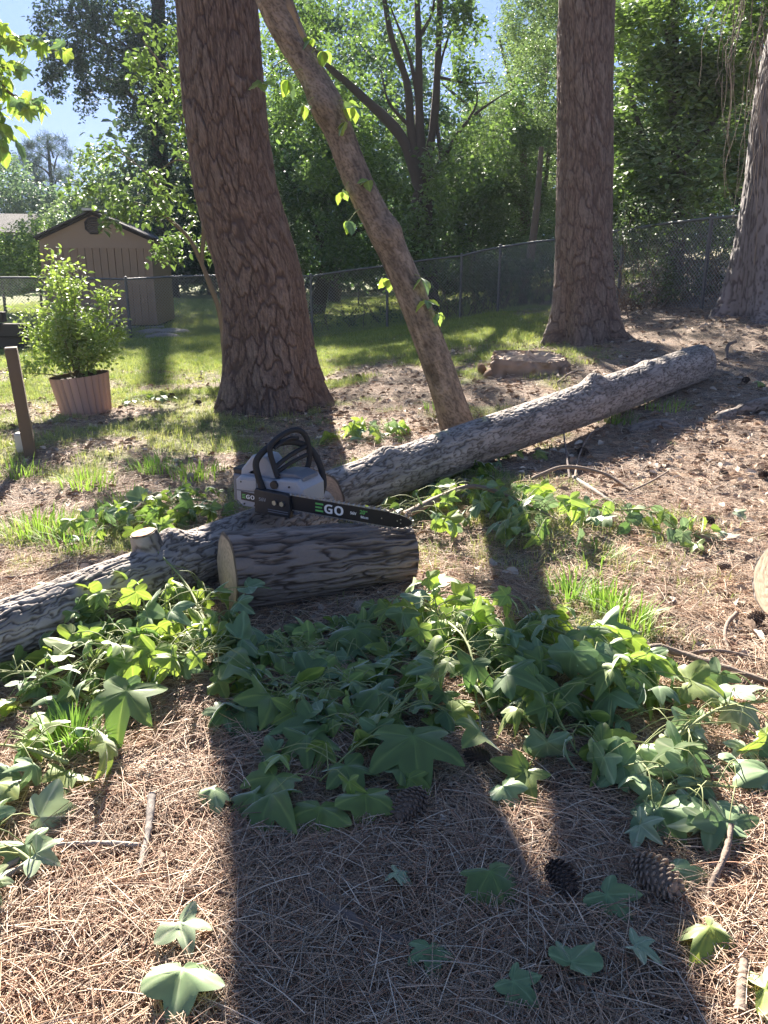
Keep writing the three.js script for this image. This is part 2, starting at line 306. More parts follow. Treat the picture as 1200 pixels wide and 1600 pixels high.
function cutFace(radius, seed, tint, squash = 1, rough = 0.0015) {      // sawn end of a log, facing +Z
  const pos = [], col = [], idx = [], nr = 18, na = 48, f = woodEnd(seed, tint);
  for (let j = 0; j <= nr; j++) for (let i = 0; i < na; i++) { const r = j / nr, a = i / na * 6.2832, e = radius * (1 + 0.05 * noise(Math.cos(a) * 2, Math.sin(a) * 2, seed)); pos.push(Math.cos(a) * r * e, Math.sin(a) * r * e * squash, rough * noise(Math.cos(a) * r * 60, Math.sin(a) * r * 200, seed) + (r > 0.985 ? -0.006 : 0)); const c = r > 0.93 ? [0.12, 0.085, 0.06] : f(r, a); col.push(...c); }
  for (let j = 0; j < nr; j++) for (let i = 0; i < na; i++) { const a = j * na + i, b = j * na + (i + 1) % na; idx.push(a, a + na, b, b, a + na, b + na); }
  return soup(pos, idx, col);
}
const woodMat = new THREE.MeshStandardMaterial({ vertexColors: true, roughness: 0.85, bumpMap: fineGrain, bumpScale: 0.002, side: THREE.DoubleSide });
function faceOn(g, p, dir) { return g.applyQuaternion(new THREE.Quaternion().setFromUnitVectors(V(0, 0, 1), dir.clone().normalize())).translate(p.x, p.y, p.z); }

// ───────────────────────── the two pines, the leaning tree, the far right tree ─────────────────────────
function trunkTree(name, label, pts, radii, nv, nu, bark, flare, roots) {
  const base = pts[0].clone(); base.y = gh(base.x, base.z);
  const t = thing(name, label, 'tree', base), c = curve(pts.map((p) => rel(p, base)));
  const rc = new THREE.CatmullRomCurve3(radii.map((r, i) => V(i / (radii.length - 1), r, 0)));
  mesh('trunk', limb(c, (s, a) => {
    const L = s * c.getLength(), f = flare * Math.exp(-L / 0.42) * (1 + 0.55 * Math.cos(a * roots + 1.3) + 0.35 * Math.cos(a * (roots + 2) + 4)) ;
    return rc.getPoint(s).y + f;
  }, nv, nu, bark, false, true, V(0, 0, -1), (t) => Math.pow(t, 1.9)), barkMat, t);
  return t;
}
{
  const p0 = at(428, 668, 8.05); p0.y = gh(p0.x, p0.z) - 0.12;
  const p1 = at(408, 450, 8.1), p2 = at(366, 280, 8.15), p3 = at(338, 0, 8.25), d = p3.clone().sub(p2);
  const p4 = p3.clone().addScaledVector(d.clone().normalize(), 5).add(V(0.2, 0, 0)), p5 = p4.clone().add(V(0.05, 7, -0.1));
  const t = trunkTree('pine_tree', 'big red-brown plated pine trunk behind the chainsaw', [p0, p1, p2, p3, p4, p5], [0.43, 0.38, 0.332, 0.266, 0.215, 0.13], 640, 420, pineBark(3, 2.9, 0.9), 0.17, 5);
  const o = t.position, top = rel(p5, o), blobs = [];
  const br = [], q = RNG(5);
  for (let i = 0; i < 16; i++) { const y = rr(-4.5, 0.4, q), a = i * 2.4, l = rr(1.2, 2.6, q), s = V(top.x, top.y + y, top.z), e = s.clone().add(V(Math.cos(a) * l, rr(0.2, 0.9, q), Math.sin(a) * l)); br.push(bent([s, s.clone().lerp(e, 0.5).add(V(0, 0.15, 0)), e], 0.06, 0.02, 6, 6)); blobs.push([e, 0.9, 0.5, 0.9, 1]); }
  mesh('branches', mergeGeometries(br), twigMat, t).userData.kind = 'stuff';
  crown(t, blobs, 1800, CLUMP.needle, CROWN_MATTE, rgb(0.045, 0.085, 0.03), rgb(0.07, 0.12, 0.04), 61);
}
{
  const p0 = at(914, 523, 10.6); p0.y = gh(p0.x, p0.z) - 0.12;
  const p1 = at(912, 400, 10.6), p2 = at(914, 200, 10.6), p3 = at(917, 0, 10.6), p4 = p3.clone().add(V(0.1, 5, 0)), p5 = p4.clone().add(V(0, 7, 0));
  const t = trunkTree('pine_tree', 'straight pine trunk with grey plates between the stump and the wire fence', [p0, p1, p2, p3, p4, p5], [0.37, 0.33, 0.31, 0.295, 0.25, 0.12], 560, 320, pineBark(17, 2.5, 0.3), 0.19, 6);
  const top = rel(p5, t.position), blobs = [], br = [], q = RNG(6);
  for (let i = 0; i < 16; i++) { const y = rr(-4.5, 0.4, q), a = i * 2.4, l = rr(1.2, 2.6, q), s = V(top.x, top.y + y, top.z), e = s.clone().add(V(Math.cos(a) * l, rr(0.2, 0.9, q), Math.sin(a) * l)); br.push(bent([s, s.clone().lerp(e, 0.5).add(V(0, 0.15, 0)), e], 0.06, 0.02, 6, 6)); blobs.push([e, 0.9, 0.5, 0.9, 1]); }
  mesh('branches', mergeGeometries(br), twigMat, t).userData.kind = 'stuff';
  crown(t, blobs, 1800, CLUMP.needle, CROWN_MATTE, rgb(0.045, 0.085, 0.03), rgb(0.07, 0.12, 0.04), 62);
}
function barkMatFlat() { return std(0.1, 0.07, 0.055, 0.95, { bumpMap: fineGrain, bumpScale: 0.006 }); }
{
  const p0 = at(722, 676, 6.6); p0.y = gh(p0.x, p0.z) - 0.1;
  const P = [p0, at(687, 580, 6.62), at(626, 420, 6.66), at(558, 280, 6.7), at(513, 165, 6.75), at(455, 60, 6.8), at(432, 10, 6.82)];
  const e = P[6].clone().add(V(-0.42, 0.95, 0)); P.push(e, e.clone().add(V(-0.6, 1.6, 0.1)), e.clone().add(V(-0.9, 3.0, 0.2)));
  const bk = ridgeBark(41, 0.011, 0.03, 0.0055, [0.13, 0.1, 0.073], [0.27, 0.212, 0.16]);
  const t = thing('leaning_tree', 'smooth brown trunk leaning left, rising behind the long fallen log', 'tree', V(p0.x, gh(p0.x, p0.z), p0.z));
  const c = curve(P.map((p) => rel(p, t.position)));
  const sN = P.map((p) => { let b = 0, d = 9; for (let k = 0; k <= 1; k += 0.002) { const e2 = c.getPointAt(k).distanceTo(rel(p, t.position)); if (e2 < d) { d = e2; b = k; } } return b; });
  mesh('trunk', limb(c, (s, a) => {
    const r = lerp(0.134, 0.066, s) + 0.05 * Math.exp(-s * 45), kn = 0.042 * Math.exp(-(((s - sN[4]) / 0.018) ** 2)) * (1 + Math.cos(a - 2.4)) * 0.5 + 0.03 * Math.exp(-(((s - sN[2] * 1.2) / 0.012) ** 2)) * (1 + Math.cos(a - 4.2)) * 0.5;
    return r + kn + 0.03 * Math.exp(-(((s - sN[6]) / 0.035) ** 2));
  }, 700, 96, (a, s, l, r) => {
    const k = bk(a, s, l, r), wound = sst(0.16, 0.1, Math.abs(a - 4.0) / (1 + 0.4 * noise(s * 120, 2)) * 0.55) * sst(sN[5] - 0.022, sN[5] - 0.012, s) * sst(sN[6] + 0.005, sN[6] - 0.02, s);
    const cav = 1 - 0.35 * sst(0.1, 0.45, fbm(Math.cos(a) * 3, Math.sin(a) * 3, l * 3, 3));
    return [lerp(k[0], -0.012, wound), lerp(k[1] * cav, 0.36, wound), lerp(k[2] * cav, 0.235, wound), lerp(k[3] * cav, 0.12, wound)];
  }), barkMat, t);
  // leafy sprouts on the trunk
  const q = RNG(77), spots = [[410, 130, 6.7], [475, 165, 6.6], [545, 160, 6.6], [552, 165, 6.55], [487, 60, 6.7], [505, 80, 6.65], [535, 300, 6.6], [545, 345, 6.6], [575, 282, 6.55], [660, 435, 6.55], [668, 470, 6.5], [685, 490, 6.5], [608, 437, 6.7], [450, 125, 6.6], [540, 190, 6.55]];
  const stems = [];
  spots.forEach(([x, y, D], i) => {
    const tip = rel(at(x, y, D), t.position); let best = null, bd = 9; for (let s = 0; s < 0.7; s += 0.01) { const p = c.getPointAt(s), dd = p.distanceTo(tip); if (dd < bd) { bd = dd; best = p; } }
    stems.push(bent([best, best.clone().lerp(tip, 0.5).add(V(0, 0.05, 0.03)), tip], 0.006, 0.002, 6, 5));
    for (let k = 0; k < 3; k++) { const m = mesh('leaf', OVAL[(i + k) % 6], LEAFM[2 + (i + k) % 3], t); m.position.copy(tip); m.quaternion.copy(Q(rr(0.2, 1.2, q), rr(0, 6.28, q), rr(-0.6, 0.6, q))); m.scale.setScalar(rr(0.09, 0.15, q)); }
  });
  stems.forEach((g) => mesh('sprout_stem', g, stemMat, t));
  const o = t.position, top = rel(P[9], o);
  crown(t, [[top.clone().add(V(-0.3, 0.5, 0)), 0.9, 0.7, 0.9], [top.clone().add(V(0.4, 0.9, -0.5)), 0.7, 0.6, 0.7]], 260, CLUMP.big, CROWN, rgb(0.08, 0.16, 0.04), rgb(0.13, 0.22, 0.05), 63);
}
{
  const p0 = at(1205, 495, 10.4); p0.y = gh(p0.x, p0.z) - 0.12;
  const p1 = at(1208, 420, 10.4), p2 = at(1220, 300, 10.4), p3 = at(1243, 100, 10.4), p4 = p3.clone().add(V(0.5, 2.4, 0)), p5 = p4.clone().add(V(0.3, 4, 0));
  const t = trunkTree('hardwood_tree', 'pale grey tree with flared base and hanging vines at the right fence end', [p0, p1, p2, p3, p4, p5], [0.5, 0.42, 0.37, 0.33, 0.28, 0.15], 460, 200, ridgeBark(71, 0.03, 0.2, 0.012, [0.1, 0.085, 0.08], [0.24, 0.215, 0.205]), 0.2, 4);
  const o = t.position, q = RNG(21), vines = [];
  for (let i = 0; i < 40; i++) {
    const x = rr(1128, 1225, q), y0 = rr(-60, 130, q), y1 = y0 + rr(80, 320, q), D = rr(9.5, 10.0, q), pts = []; let dx = 0;
    for (let k = 0; k <= 5; k++) { dx += rr(-13, 13, q); pts.push(rel(at(x + dx - k * 2.5, lerp(y0, y1, k / 5), D + rr(-0.05, 0.05, q)), o)); }
    vines.push(bent(pts, rr(0.003, 0.007, q), 0.002, 16, 5));
  }
  mesh('hanging_vines', mergeGeometries(vines), std(0.17, 0.13, 0.1), t).userData.kind = 'stuff';
  const top = rel(p5, o); crown(t, [[top, 2, 1.4, 2], [top.clone().add(V(1.2, -1, 0)), 1.6, 1.2, 1.6]], 900, CLUMP.big, CROWN, rgb(0.05, 0.11, 0.03), rgb(0.09, 0.17, 0.045), 64);
}

// ───────────────────────── fallen logs ─────────────────────────
const greyLo = [0.1, 0.08, 0.065], greyHi = [0.36, 0.315, 0.275];
function log(name, label, a, b, ra, rb, nv, nu, bark, o = {}) {
  const base = a.clone().lerp(b, 0.5); base.y = gh(base.x, base.z);
  const t = thing(name, label, 'log', base), mid = (o.mid ?? []), c = curve([rel(a, base), ...mid.map((m) => rel(m, base)), rel(b, base)]);
  mesh('bark', limb(c, (s, an) => lerp(ra, rb, s) * (1 + 0.035 * noise(s * 7, Math.cos(an) * 1.2, Math.sin(an) * 1.2)) + (o.knots ?? []).reduce((v, k) => v + k[2] * Math.exp(-(((s - k[0]) / k[3]) ** 2) - ((1 - Math.cos(an - k[1])) * k[4])), 0), nv, nu, bark, true, true, V(0, -1, 0.001)), barkMat, t);
  const tA = c.getTangentAt(0), tB = c.getTangentAt(1), A = rel(a, base), B = rel(b, base);
  if (o.faceA) mesh('cut_end', faceOn(cutFace(ra * 0.985, 5, o.faceA), A.addScaledVector(tA, -0.003), tA.negate()), woodMat, t);
  if (o.faceB) mesh('cut_end', faceOn(cutFace(rb * 0.985, 6, o.faceB), B.addScaledVector(tB, 0.003), tB), woodMat, t);
  return [t, c, base];
}
const rests = (px, py, r) => { let D = 5; while (D < 12) { const p = at(px, py, D); if (p.y - gh(p.x, p.z) < r) break; D += 0.01; } return at(px, py, D); };   // where a round thing of that radius lies
{
  const a = at(513, 775, 4.42), b = rests(1092, 567, 0.18); a.y = gh(a.x, a.z) + 0.145;
  log('fallen_log', 'long grey fallen trunk slanting up toward the right pine', a, b, 0.148, 0.185, 620, 210, ridgeBark(91, 0.011, 0.06, 0.007, greyLo, greyHi, 0.9), { faceA: [0.5, 0.33, 0.22], faceB: [0.42, 0.34, 0.27], knots: [[0.1, 3.2, 0.04, 0.02, 7], [0.6, 3.1, 0.06, 0.018, 9], [0.78, 3.2, 0.025, 0.015, 9]] });
  const a2 = at(-90, 1015, 2.42), b2 = at(498, 795, 4.1); a2.y = gh(a2.x, a2.z) + 0.12; b2.y = gh(b2.x, b2.z) + 0.145;
  const [t, c, base] = log('fallen_log', 'grey fallen trunk at the left carrying the saw, with a sawn branch stub', a2, b2, 0.118, 0.145, 560, 230, ridgeBark(131, 0.011, 0.06, 0.007, greyLo, greyHi, 0.9), { faceA: [0.5, 0.36, 0.24], faceB: [0.6, 0.42, 0.27], knots: [[0.5, 3.1, 0.05, 0.035, 5]] });
  let s0 = 0.45, bd = 99; for (let s = 0.2; s < 0.8; s += 0.005) { const p = c.getPointAt(s).add(base), v = p.project(camera); const d = Math.abs((v.x + 1) * 600 - 218); if (d < bd) { bd = d; s0 = s; } }
  const st = c.getPointAt(s0), up = V(-0.18, 1, 0.05).normalize(), e = st.clone().addScaledVector(up, 0.2);
  const stub = mesh('branch_stub', limb(curve([st, st.clone().lerp(e, 0.5), e]), (s) => lerp(0.085, 0.056, s), 30, 48, ridgeBark(8, 0.018, 0.06, 0.008, greyLo, greyHi)), barkMat, t);
  mesh('cut_end', faceOn(cutFace(0.055, 9, [0.6, 0.33, 0.17]), e.clone().addScaledVector(up, 0.004), up), woodMat, stub);
  const a3 = at(356, 912, 3.05), b3 = at(632, 862, 3.41); a3.y = gh(a3.x, a3.z) + 0.165;
  log('short_log', 'short dark-barked log section lying in front of the chainsaw', a3, b3, 0.176, 0.15, 360, 260, ridgeBark(201, 0.0125, 0.15, 0.012, [0.07, 0.05, 0.038], [0.25, 0.2, 0.165], 0.7), { faceA: [0.5, 0.36, 0.24], faceB: [0.4, 0.22, 0.14] });
  const a4 = at(1205, 928, 2.95), b4 = a4.clone().add(V(0.6, 0, -0.04)); a4.y = gh(a4.x, a4.z) + 0.165; b4.y = a4.y - 0.03;
  log('short_log', 'sawn log at the right edge showing its pale round end', a4, b4, 0.148, 0.15, 60, 90, ridgeBark(301, 0.02, 0.08, 0.011, greyLo, greyHi), { faceA: [0.62, 0.48, 0.34], faceB: [0.5, 0.4, 0.3] });
}

// ───────────────────────── chainsaw ─────────────────────────
const font = await new FontLoader().loadAsync('fonts/droid/droid_sans_bold.typeface.json');
{
  const t = thing('chainsaw', 'grey and black battery chainsaw with its bar across the short log', 'chainsaw', at(458, 806, 3.42));
  t.rotation.set(0, -25 * Math.PI / 180, -0.03, 'YXZ');
  const grey = new THREE.MeshPhysicalMaterial({ color: rgb(0.29, 0.31, 0.345), roughness: 0.42, bumpMap: fineGrain, bumpScale: 0.0003 }), dgrey = std(0.13, 0.14, 0.16, 0.5), black = std(0.018, 0.018, 0.02, 0.5), rubber = std(0.02, 0.02, 0.021, 0.75), steel = std(0.5, 0.5, 0.5, 0.3, { metalness: 1 }), green = std(0.12, 0.42, 0.1, 0.5), white = std(0.75, 0.76, 0.75, 0.5), barPaint = std(0.012, 0.012, 0.013, 0.42), dust = std(0.55, 0.42, 0.3, 0.95);
  const ext = (pts, z0, z1, bev = 0.01, hole) => { const s = new THREE.Shape(pts.map((p) => new THREE.Vector2(...p))); if (hole) s.holes.push(new THREE.Path(hole.map((p) => new THREE.Vector2(...p)))); const g = new THREE.ExtrudeGeometry(s, { depth: z1 - z0 - 2 * bev, bevelEnabled: true, bevelThickness: bev, bevelSize: bev * 0.8, bevelOffset: -bev * 0.8, bevelSegments: 3, curveSegments: 8 }); return g.translate(0, 0, z0 + bev); };
  const tube = (pts, r, seg = 40, side = 12) => bent(pts.map((p) => V(...p)), r, r, seg, side);
  const body = mesh('housing', ext([[-0.285, 0], [-0.318, 0.03], [-0.322, 0.13], [-0.3, 0.15], [-0.2, 0.158], [-0.12, 0.15], [-0.07, 0.165], [0.02, 0.17], [0.052, 0.13], [0.055, 0.05], [0.035, 0.012], [0.0, 0]], -0.205, -0.002, 0.014), grey, t);
  mesh('seam', ext([[-0.195, 0.005], [-0.188, 0.005], [-0.188, 0.15], [-0.195, 0.15]], -0.004, 0.0, 0.001), dgrey, body);
  mesh('badge_plate', ext([[-0.288, 0.036], [-0.205, 0.033], [-0.205, 0.075], [-0.288, 0.077]], -0.004, 0.002, 0.001), black, body);
  const textGeo = (s, size, d = 0.0012) => new TextGeometry(s, { font, size, depth: d, curveSegments: 4, bevelEnabled: false });
  const bars = (x, y, w, h, z, dz) => [0, 1, 2].map((k) => new RoundedBoxGeometry(w * (k === 1 ? 0.86 : 1), h * 0.2, dz, 1, 0.0008).translate(x + w / 2 - (k === 1 ? w * 0.07 : 0), y + h * (0.12 + 0.38 * k), z));
  const logo = (x, y, h, z, parent) => { mesh('logo_letter', mergeGeometries(bars(x, y, h * 0.95, h, z, 0.0016).map((g) => g.index ? g.toNonIndexed() : g)), green, parent); const w = textGeo('GO', h * 1.0, 0.0014); w.computeBoundingBox(); const bb = w.boundingBox; w.translate(-bb.min.x, -bb.min.y, 0).scale(h * 2.25 / (bb.max.x - bb.min.x), h / (bb.max.y - bb.min.y), 1).translate(x + h * 1.08, y, z - 0.0007); mesh('logo_letters', w, white, parent); };
  logo(-0.281, 0.045, 0.021, 0.0022, body);
  mesh('side_panel', ext([[-0.3, 0.088], [-0.2, 0.094], [-0.2, 0.142], [-0.292, 0.136]], -0.003, 0.003, 0.002), grey, body);
  for (const [x, y] of [[-0.27, 0.018], [-0.21, 0.018], [-0.285, 0.125], [-0.02, 0.135]]) mesh('screw', new THREE.CylinderGeometry(0.0045, 0.0045, 0.004, 12).rotateX(Math.PI / 2).translate(x, y, 0.0015), black, body);
  mesh('oil_cap', new THREE.CylinderGeometry(0.019, 0.021, 0.012, 20).rotateX(Math.PI / 2).translate(-0.1, 0.135, 0.003), black, body);
  for (let k = 0; k < 5; k++) mesh('vent_slot', new RoundedBoxGeometry(0.004, 0.008, 0.11, 1, 0.001).rotateZ(-0.3).translate(0.051 - k * 0.0012, 0.055 + k * 0.015, -0.1), black, body);
  mesh('belt_line', ext([[-0.322, 0.078], [-0.2, 0.083], [-0.2, 0.087], [-0.322, 0.082]], -0.003, 0.001, 0.0005), dgrey, body);
  mesh('rear_handle', ext([[-0.318, 0.13], [-0.312, 0.175], [-0.25, 0.248], [-0.215, 0.258], [-0.165, 0.255], [-0.13, 0.215], [-0.115, 0.15], [-0.19, 0.14]], -0.15, -0.035, 0.016, [[-0.278, 0.15], [-0.27, 0.178], [-0.235, 0.195], [-0.19, 0.18], [-0.18, 0.152]]), grey, t);
  mesh('opening_shade_fill', ext([[-0.276, 0.15], [-0.27, 0.176], [-0.235, 0.192], [-0.192, 0.178], [-0.184, 0.152]], -0.1, -0.06, 0.003), black, t);  // solid black plug standing in for the shade inside the rear handle hole
  mesh('battery', new RoundedBoxGeometry(0.075, 0.14, 0.15, 3, 0.012).translate(-0.33, 0.075, -0.12), dgrey, t);
  mesh('battery_latch', new RoundedBoxGeometry(0.07, 0.03, 0.1, 2, 0.01).translate(-0.335, 0.158, -0.1), black, t);
  mesh('top_cover', ext([[-0.13, 0.158], [-0.1, 0.185], [-0.02, 0.192], [0.03, 0.175], [0.035, 0.16]], -0.18, -0.04, 0.008), dgrey, t);
  const cov = mesh('clutch_cover', ext([[-0.19, -0.004], [-0.192, 0.1], [-0.185, 0.113], [-0.02, 0.108], [0.0, 0.1], [0.006, 0.02], [0.0, -0.004]], 0.0, 0.035, 0.006), black, t);
  mesh('cover_ridge', mergeGeometries([0.02, 0.03].map((y) => new RoundedBoxGeometry(0.11, 0.004, 0.003, 1, 0.001).translate(-0.06, y - 0.006, 0.0355))), dgrey, cov);
  for (const x of [-0.075, -0.035]) { mesh('bar_nut', new THREE.CylinderGeometry(0.0125, 0.0125, 0.012, 6).rotateX(Math.PI / 2).translate(x, 0.062, 0.039), steel, cov); }
  mesh('cover_text', textGeo('56V', 0.017).translate(-0.165, 0.058, 0.0345), std(0.25, 0.25, 0.25), cov);
  const bar = mesh('guide_bar', (() => { const s = new THREE.Shape(); s.moveTo(-0.03, 0.034); s.lineTo(-0.03, 0.102); s.lineTo(0.5, 0.1); s.bezierCurveTo(0.56, 0.098, 0.6, 0.085, 0.602, 0.067); s.bezierCurveTo(0.6, 0.05, 0.56, 0.037, 0.5, 0.036); s.closePath(); return new THREE.ExtrudeGeometry(s, { depth: 0.004, bevelEnabled: true, bevelSize: 0.0008, bevelThickness: 0.0008, bevelSegments: 1, curveSegments: 14 }).translate(0, 0, 0.01); })(), barPaint, t);
  logo(0.128, 0.047, 0.043, 0.0162, bar);
  mesh('bar_text', textGeo('56V', 0.013).translate(0.305, 0.062, 0.0148), white, bar);
  mesh('bar_text', textGeo('20"', 0.018).translate(0.352, 0.071, 0.0148), green, bar);
  mesh('bar_text', textGeo('50cm', 0.011).translate(0.357, 0.052, 0.0148), white, bar);
  [[0.46, 0.068], [0.535, 0.068], [0.551, 0.076], [0.551, 0.06]].forEach(([x, y]) => mesh('rivet', new THREE.CylinderGeometry(0.003, 0.003, 0.002, 10).rotateX(Math.PI / 2).translate(x, y, 0.0155), steel, bar));
  const links = [], path = []; for (let x = 0; x <= 0.5; x += 0.0125) path.push([x, 0.105, 0]); for (let k = 1; k < 9; k++) { const a = Math.PI / 2 - k / 9 * Math.PI; path.push([0.505 + Math.cos(a) * 0.104, 0.0685 + Math.sin(a) * 0.0365, -(Math.PI / 2 - a)]); } for (let x = 0.5; x >= 0; x -= 0.0125) path.push([x, 0.032, Math.PI]);
  path.forEach(([x, y, a], i) => { links.push(new THREE.BoxGeometry(0.0135, 0.006, 0.007).rotateZ(a).translate(x, y, 0.012)); if (i % 2 === 0) links.push(new THREE.ConeGeometry(0.0075, 0.015, 4).rotateZ(a - 0.5).translate(x - Math.sin(a) * 0.006, y + Math.cos(a) * 0.006, 0.012)); });
  mesh('chain', mergeGeometries(links), std(0.35, 0.34, 0.32, 0.35, { metalness: 0.7 }), t).userData.kind = 'stuff';
  const ch = []; const q = RNG(91); for (let i = 0; i < 260; i++) ch.push(new THREE.TetrahedronGeometry(rr(0.0012, 0.0032, q)).rotateX(q() * 6).rotateY(q() * 6).translate(q() < 0.6 ? rr(0.4, 0.6, q) : rr(0, 0.6, q), 0.108 - 0.03 * 0 + rr(-0.004, 0.01, q), rr(0.004, 0.02, q)));
  mesh('sawdust', mergeGeometries(ch), dust, t).userData.kind = 'stuff';
  mesh('front_handle', tube([[-0.155, 0.1, 0.008], [-0.178, 0.17, 0.016], [-0.19, 0.235, 0.012], [-0.165, 0.285, -0.015], [-0.13, 0.312, -0.07], [-0.085, 0.312, -0.15], [-0.03, 0.27, -0.215], [0.01, 0.19, -0.235], [0.03, 0.1, -0.235], [0.025, 0.05, -0.215]], 0.0155, 70, 14), rubber, t);
  mesh('hand_guard', mergeGeometries([tube([[-0.1, 0.165, -0.03], [-0.118, 0.21, -0.03], [-0.135, 0.305, -0.022], [-0.122, 0.337, -0.05], [-0.08, 0.372, -0.12], [-0.055, 0.37, -0.155], [-0.035, 0.33, -0.185], [-0.03, 0.22, -0.2], [-0.04, 0.17, -0.19]], 0.0132, 60, 10), tube([[-0.115, 0.21, -0.03], [-0.08, 0.255, -0.1], [-0.04, 0.29, -0.19]], 0.0115, 20, 8), tube([[-0.11, 0.185, -0.04], [-0.07, 0.225, -0.11], [-0.035, 0.25, -0.195]], 0.01, 20, 8), tube([[-0.12, 0.3, -0.035], [-0.085, 0.335, -0.11], [-0.06, 0.335, -0.15]], 0.009, 20, 8)]), rubber, t);
  mesh('bumper_spike', ext([[0.006, 0.03], [0.03, 0.02], [0.014, 0.048], [0.034, 0.05], [0.014, 0.066], [0.006, 0.08]], -0.004, 0.004, 0.001), steel, t);
}

// ───────────────────────── shed, house, fence ─────────────────────────
const onG = (x, z, up = 0) => V(x, gh(x, z) + up, z);
{
  const w = 2.42, he = 2.04, hp = 2.58, dep = 3.0, B = at(163, 517, 18.4); B.y = gh(B.x, B.z);
  const t = thing('shed', 'tan garden shed with grooved siding and a gable vent', 'shed', B); t.rotation.y = 0.12;
  const tan = std(0.31, 0.215, 0.14, 0.85, { bumpMap: fibreGrain, bumpScale: 0.002 }), tan2 = std(0.33, 0.235, 0.16, 0.85, { bumpMap: fibreGrain, bumpScale: 0.002 }), dark = std(0.035, 0.028, 0.024, 0.9), roofM = std(0.09, 0.08, 0.075, 0.95, { bumpMap: fineGrain, bumpScale: 0.006 });
  const box = (x0, x1, y0, y1, z0, z1) => new THREE.BoxGeometry(x1 - x0, y1 - y0, z1 - z0).translate((x0 + x1) / 2, (y0 + y1) / 2, (z0 + z1) / 2);
  const n = 15, pw = w / n;                                             // siding boards with real gaps between
  for (let i = 0; i < n; i++) mesh('siding_board', box(-w / 2 + i * pw + 0.008, -w / 2 + (i + 1) * pw - 0.008, 0.15, 1.83, -0.03, 0), tan, t);
  mesh('wall', mergeGeometries([box(-w / 2, w / 2, 0.12, he, -0.08, -0.031), box(-w / 2, -w / 2 + 0.05, 0.12, he, -dep, -0.081), box(w / 2 - 0.05, w / 2, 0.12, he, -dep, -0.081), box(-w / 2 + 0.051, w / 2 - 0.051, 0.12, he, -dep, -dep + 0.05)]), tan, t);
  const gs = new THREE.Shape([[-w / 2, 1.833], [w / 2, 1.833], [w / 2, he], [0, hp], [-w / 2, he]].map((p) => new THREE.Vector2(...p)));
  mesh('gable', new THREE.ExtrudeGeometry(gs, { depth: 0.03, bevelEnabled: false }).translate(0, 0, -0.028), tan2, t);
  mesh('trim_strip', box(-w / 2, w / 2, 1.82, 1.845, 0.003, 0.012), tan2, t);
  for (const s of [-1, 1]) {
    const L = Math.hypot(w / 2 + 0.07, hp - he), a = Math.atan2(hp - he, w / 2);
    const r = mesh('roof', new THREE.BoxGeometry(L + 0.03, 0.035, dep + 0.2).translate(0, 0, -dep / 2), roofM, t); r.position.set(s * (w / 4 + 0.02), (he + hp) / 2 + 0.02, 0.1); r.rotation.z = -s * a;
    const f = mesh('fascia', new THREE.BoxGeometry(L + 0.02, 0.065, 0.025), dark, t); f.position.set(s * (w / 4 + 0.02), (he + hp) / 2 - 0.03, 0.04); f.rotation.z = -s * a;
    mesh('corner_board', box(s > 0 ? w / 2 - 0.06 : -w / 2 - 0.01, s > 0 ? w / 2 + 0.01 : -w / 2 + 0.06, 0.15, 1.81, 0.003, 0.02), tan2, t);
  }
  const rc = mesh('ridge_cap', new THREE.BoxGeometry(0.3, 0.05, dep + 0.34).translate(0, 0, -dep / 2), std(0.55, 0.53, 0.5), t); rc.position.set(0, hp + 0.045, 0.12);
  const v = mesh('gable_vent', new THREE.CylinderGeometry(0.2, 0.2, 0.03, 8).rotateX(Math.PI / 2).rotateZ(Math.PI / 8).translate(0, 2.3, 0.02), dark, t);
  for (let i = 0; i < 7; i++) mesh('louvre', new THREE.BoxGeometry(0.3 - Math.abs(i - 3) * 0.035, 0.012, 0.05).rotateX(0.6).translate(0, 2.17 + i * 0.042, 0.04), std(0.16, 0.125, 0.1), v);
  mesh('floor_skid', box(-w / 2 + 0.02, w / 2 - 0.02, 0.02, 0.12, -dep, -0.09), dark, t);
  for (const x of [-1.15, -0.58, 0, 0.58, 1.15]) mesh('footing_block', new RoundedBoxGeometry(0.4, 0.2, 0.3, 2, 0.02).translate(x, 0.0, -0.02), std(0.3, 0.28, 0.26, 0.95), t);
  // flat stones against the shed
  const q = RNG(14);
  [[255, 527], [240, 520], [268, 520]].forEach(([x, y], i) => { const p = G(x, y), g = new THREE.IcosahedronGeometry(0.28, 2), P = g.attributes.position; for (let k = 0; k < P.count; k++) { const f = 1 + 0.25 * noise(P.getX(k) * 6, P.getY(k) * 6 + i, P.getZ(k) * 6); P.setXYZ(k, P.getX(k) * f * 1.5, P.getY(k) * f * 0.35, P.getZ(k) * f); } g.computeVertexNormals(); const m = mesh('flat_stone', g, std(0.34, 0.3, 0.26, 0.95, { bumpMap: fineGrain, bumpScale: 0.01 })); m.position.copy(p); tag(m, ['widest pale flat stone on the ground right of the shed corner', 'flat grey stone just under the shed wall', 'small flat stone beside the shed corner at the fence'][i], 'stone'); });
}
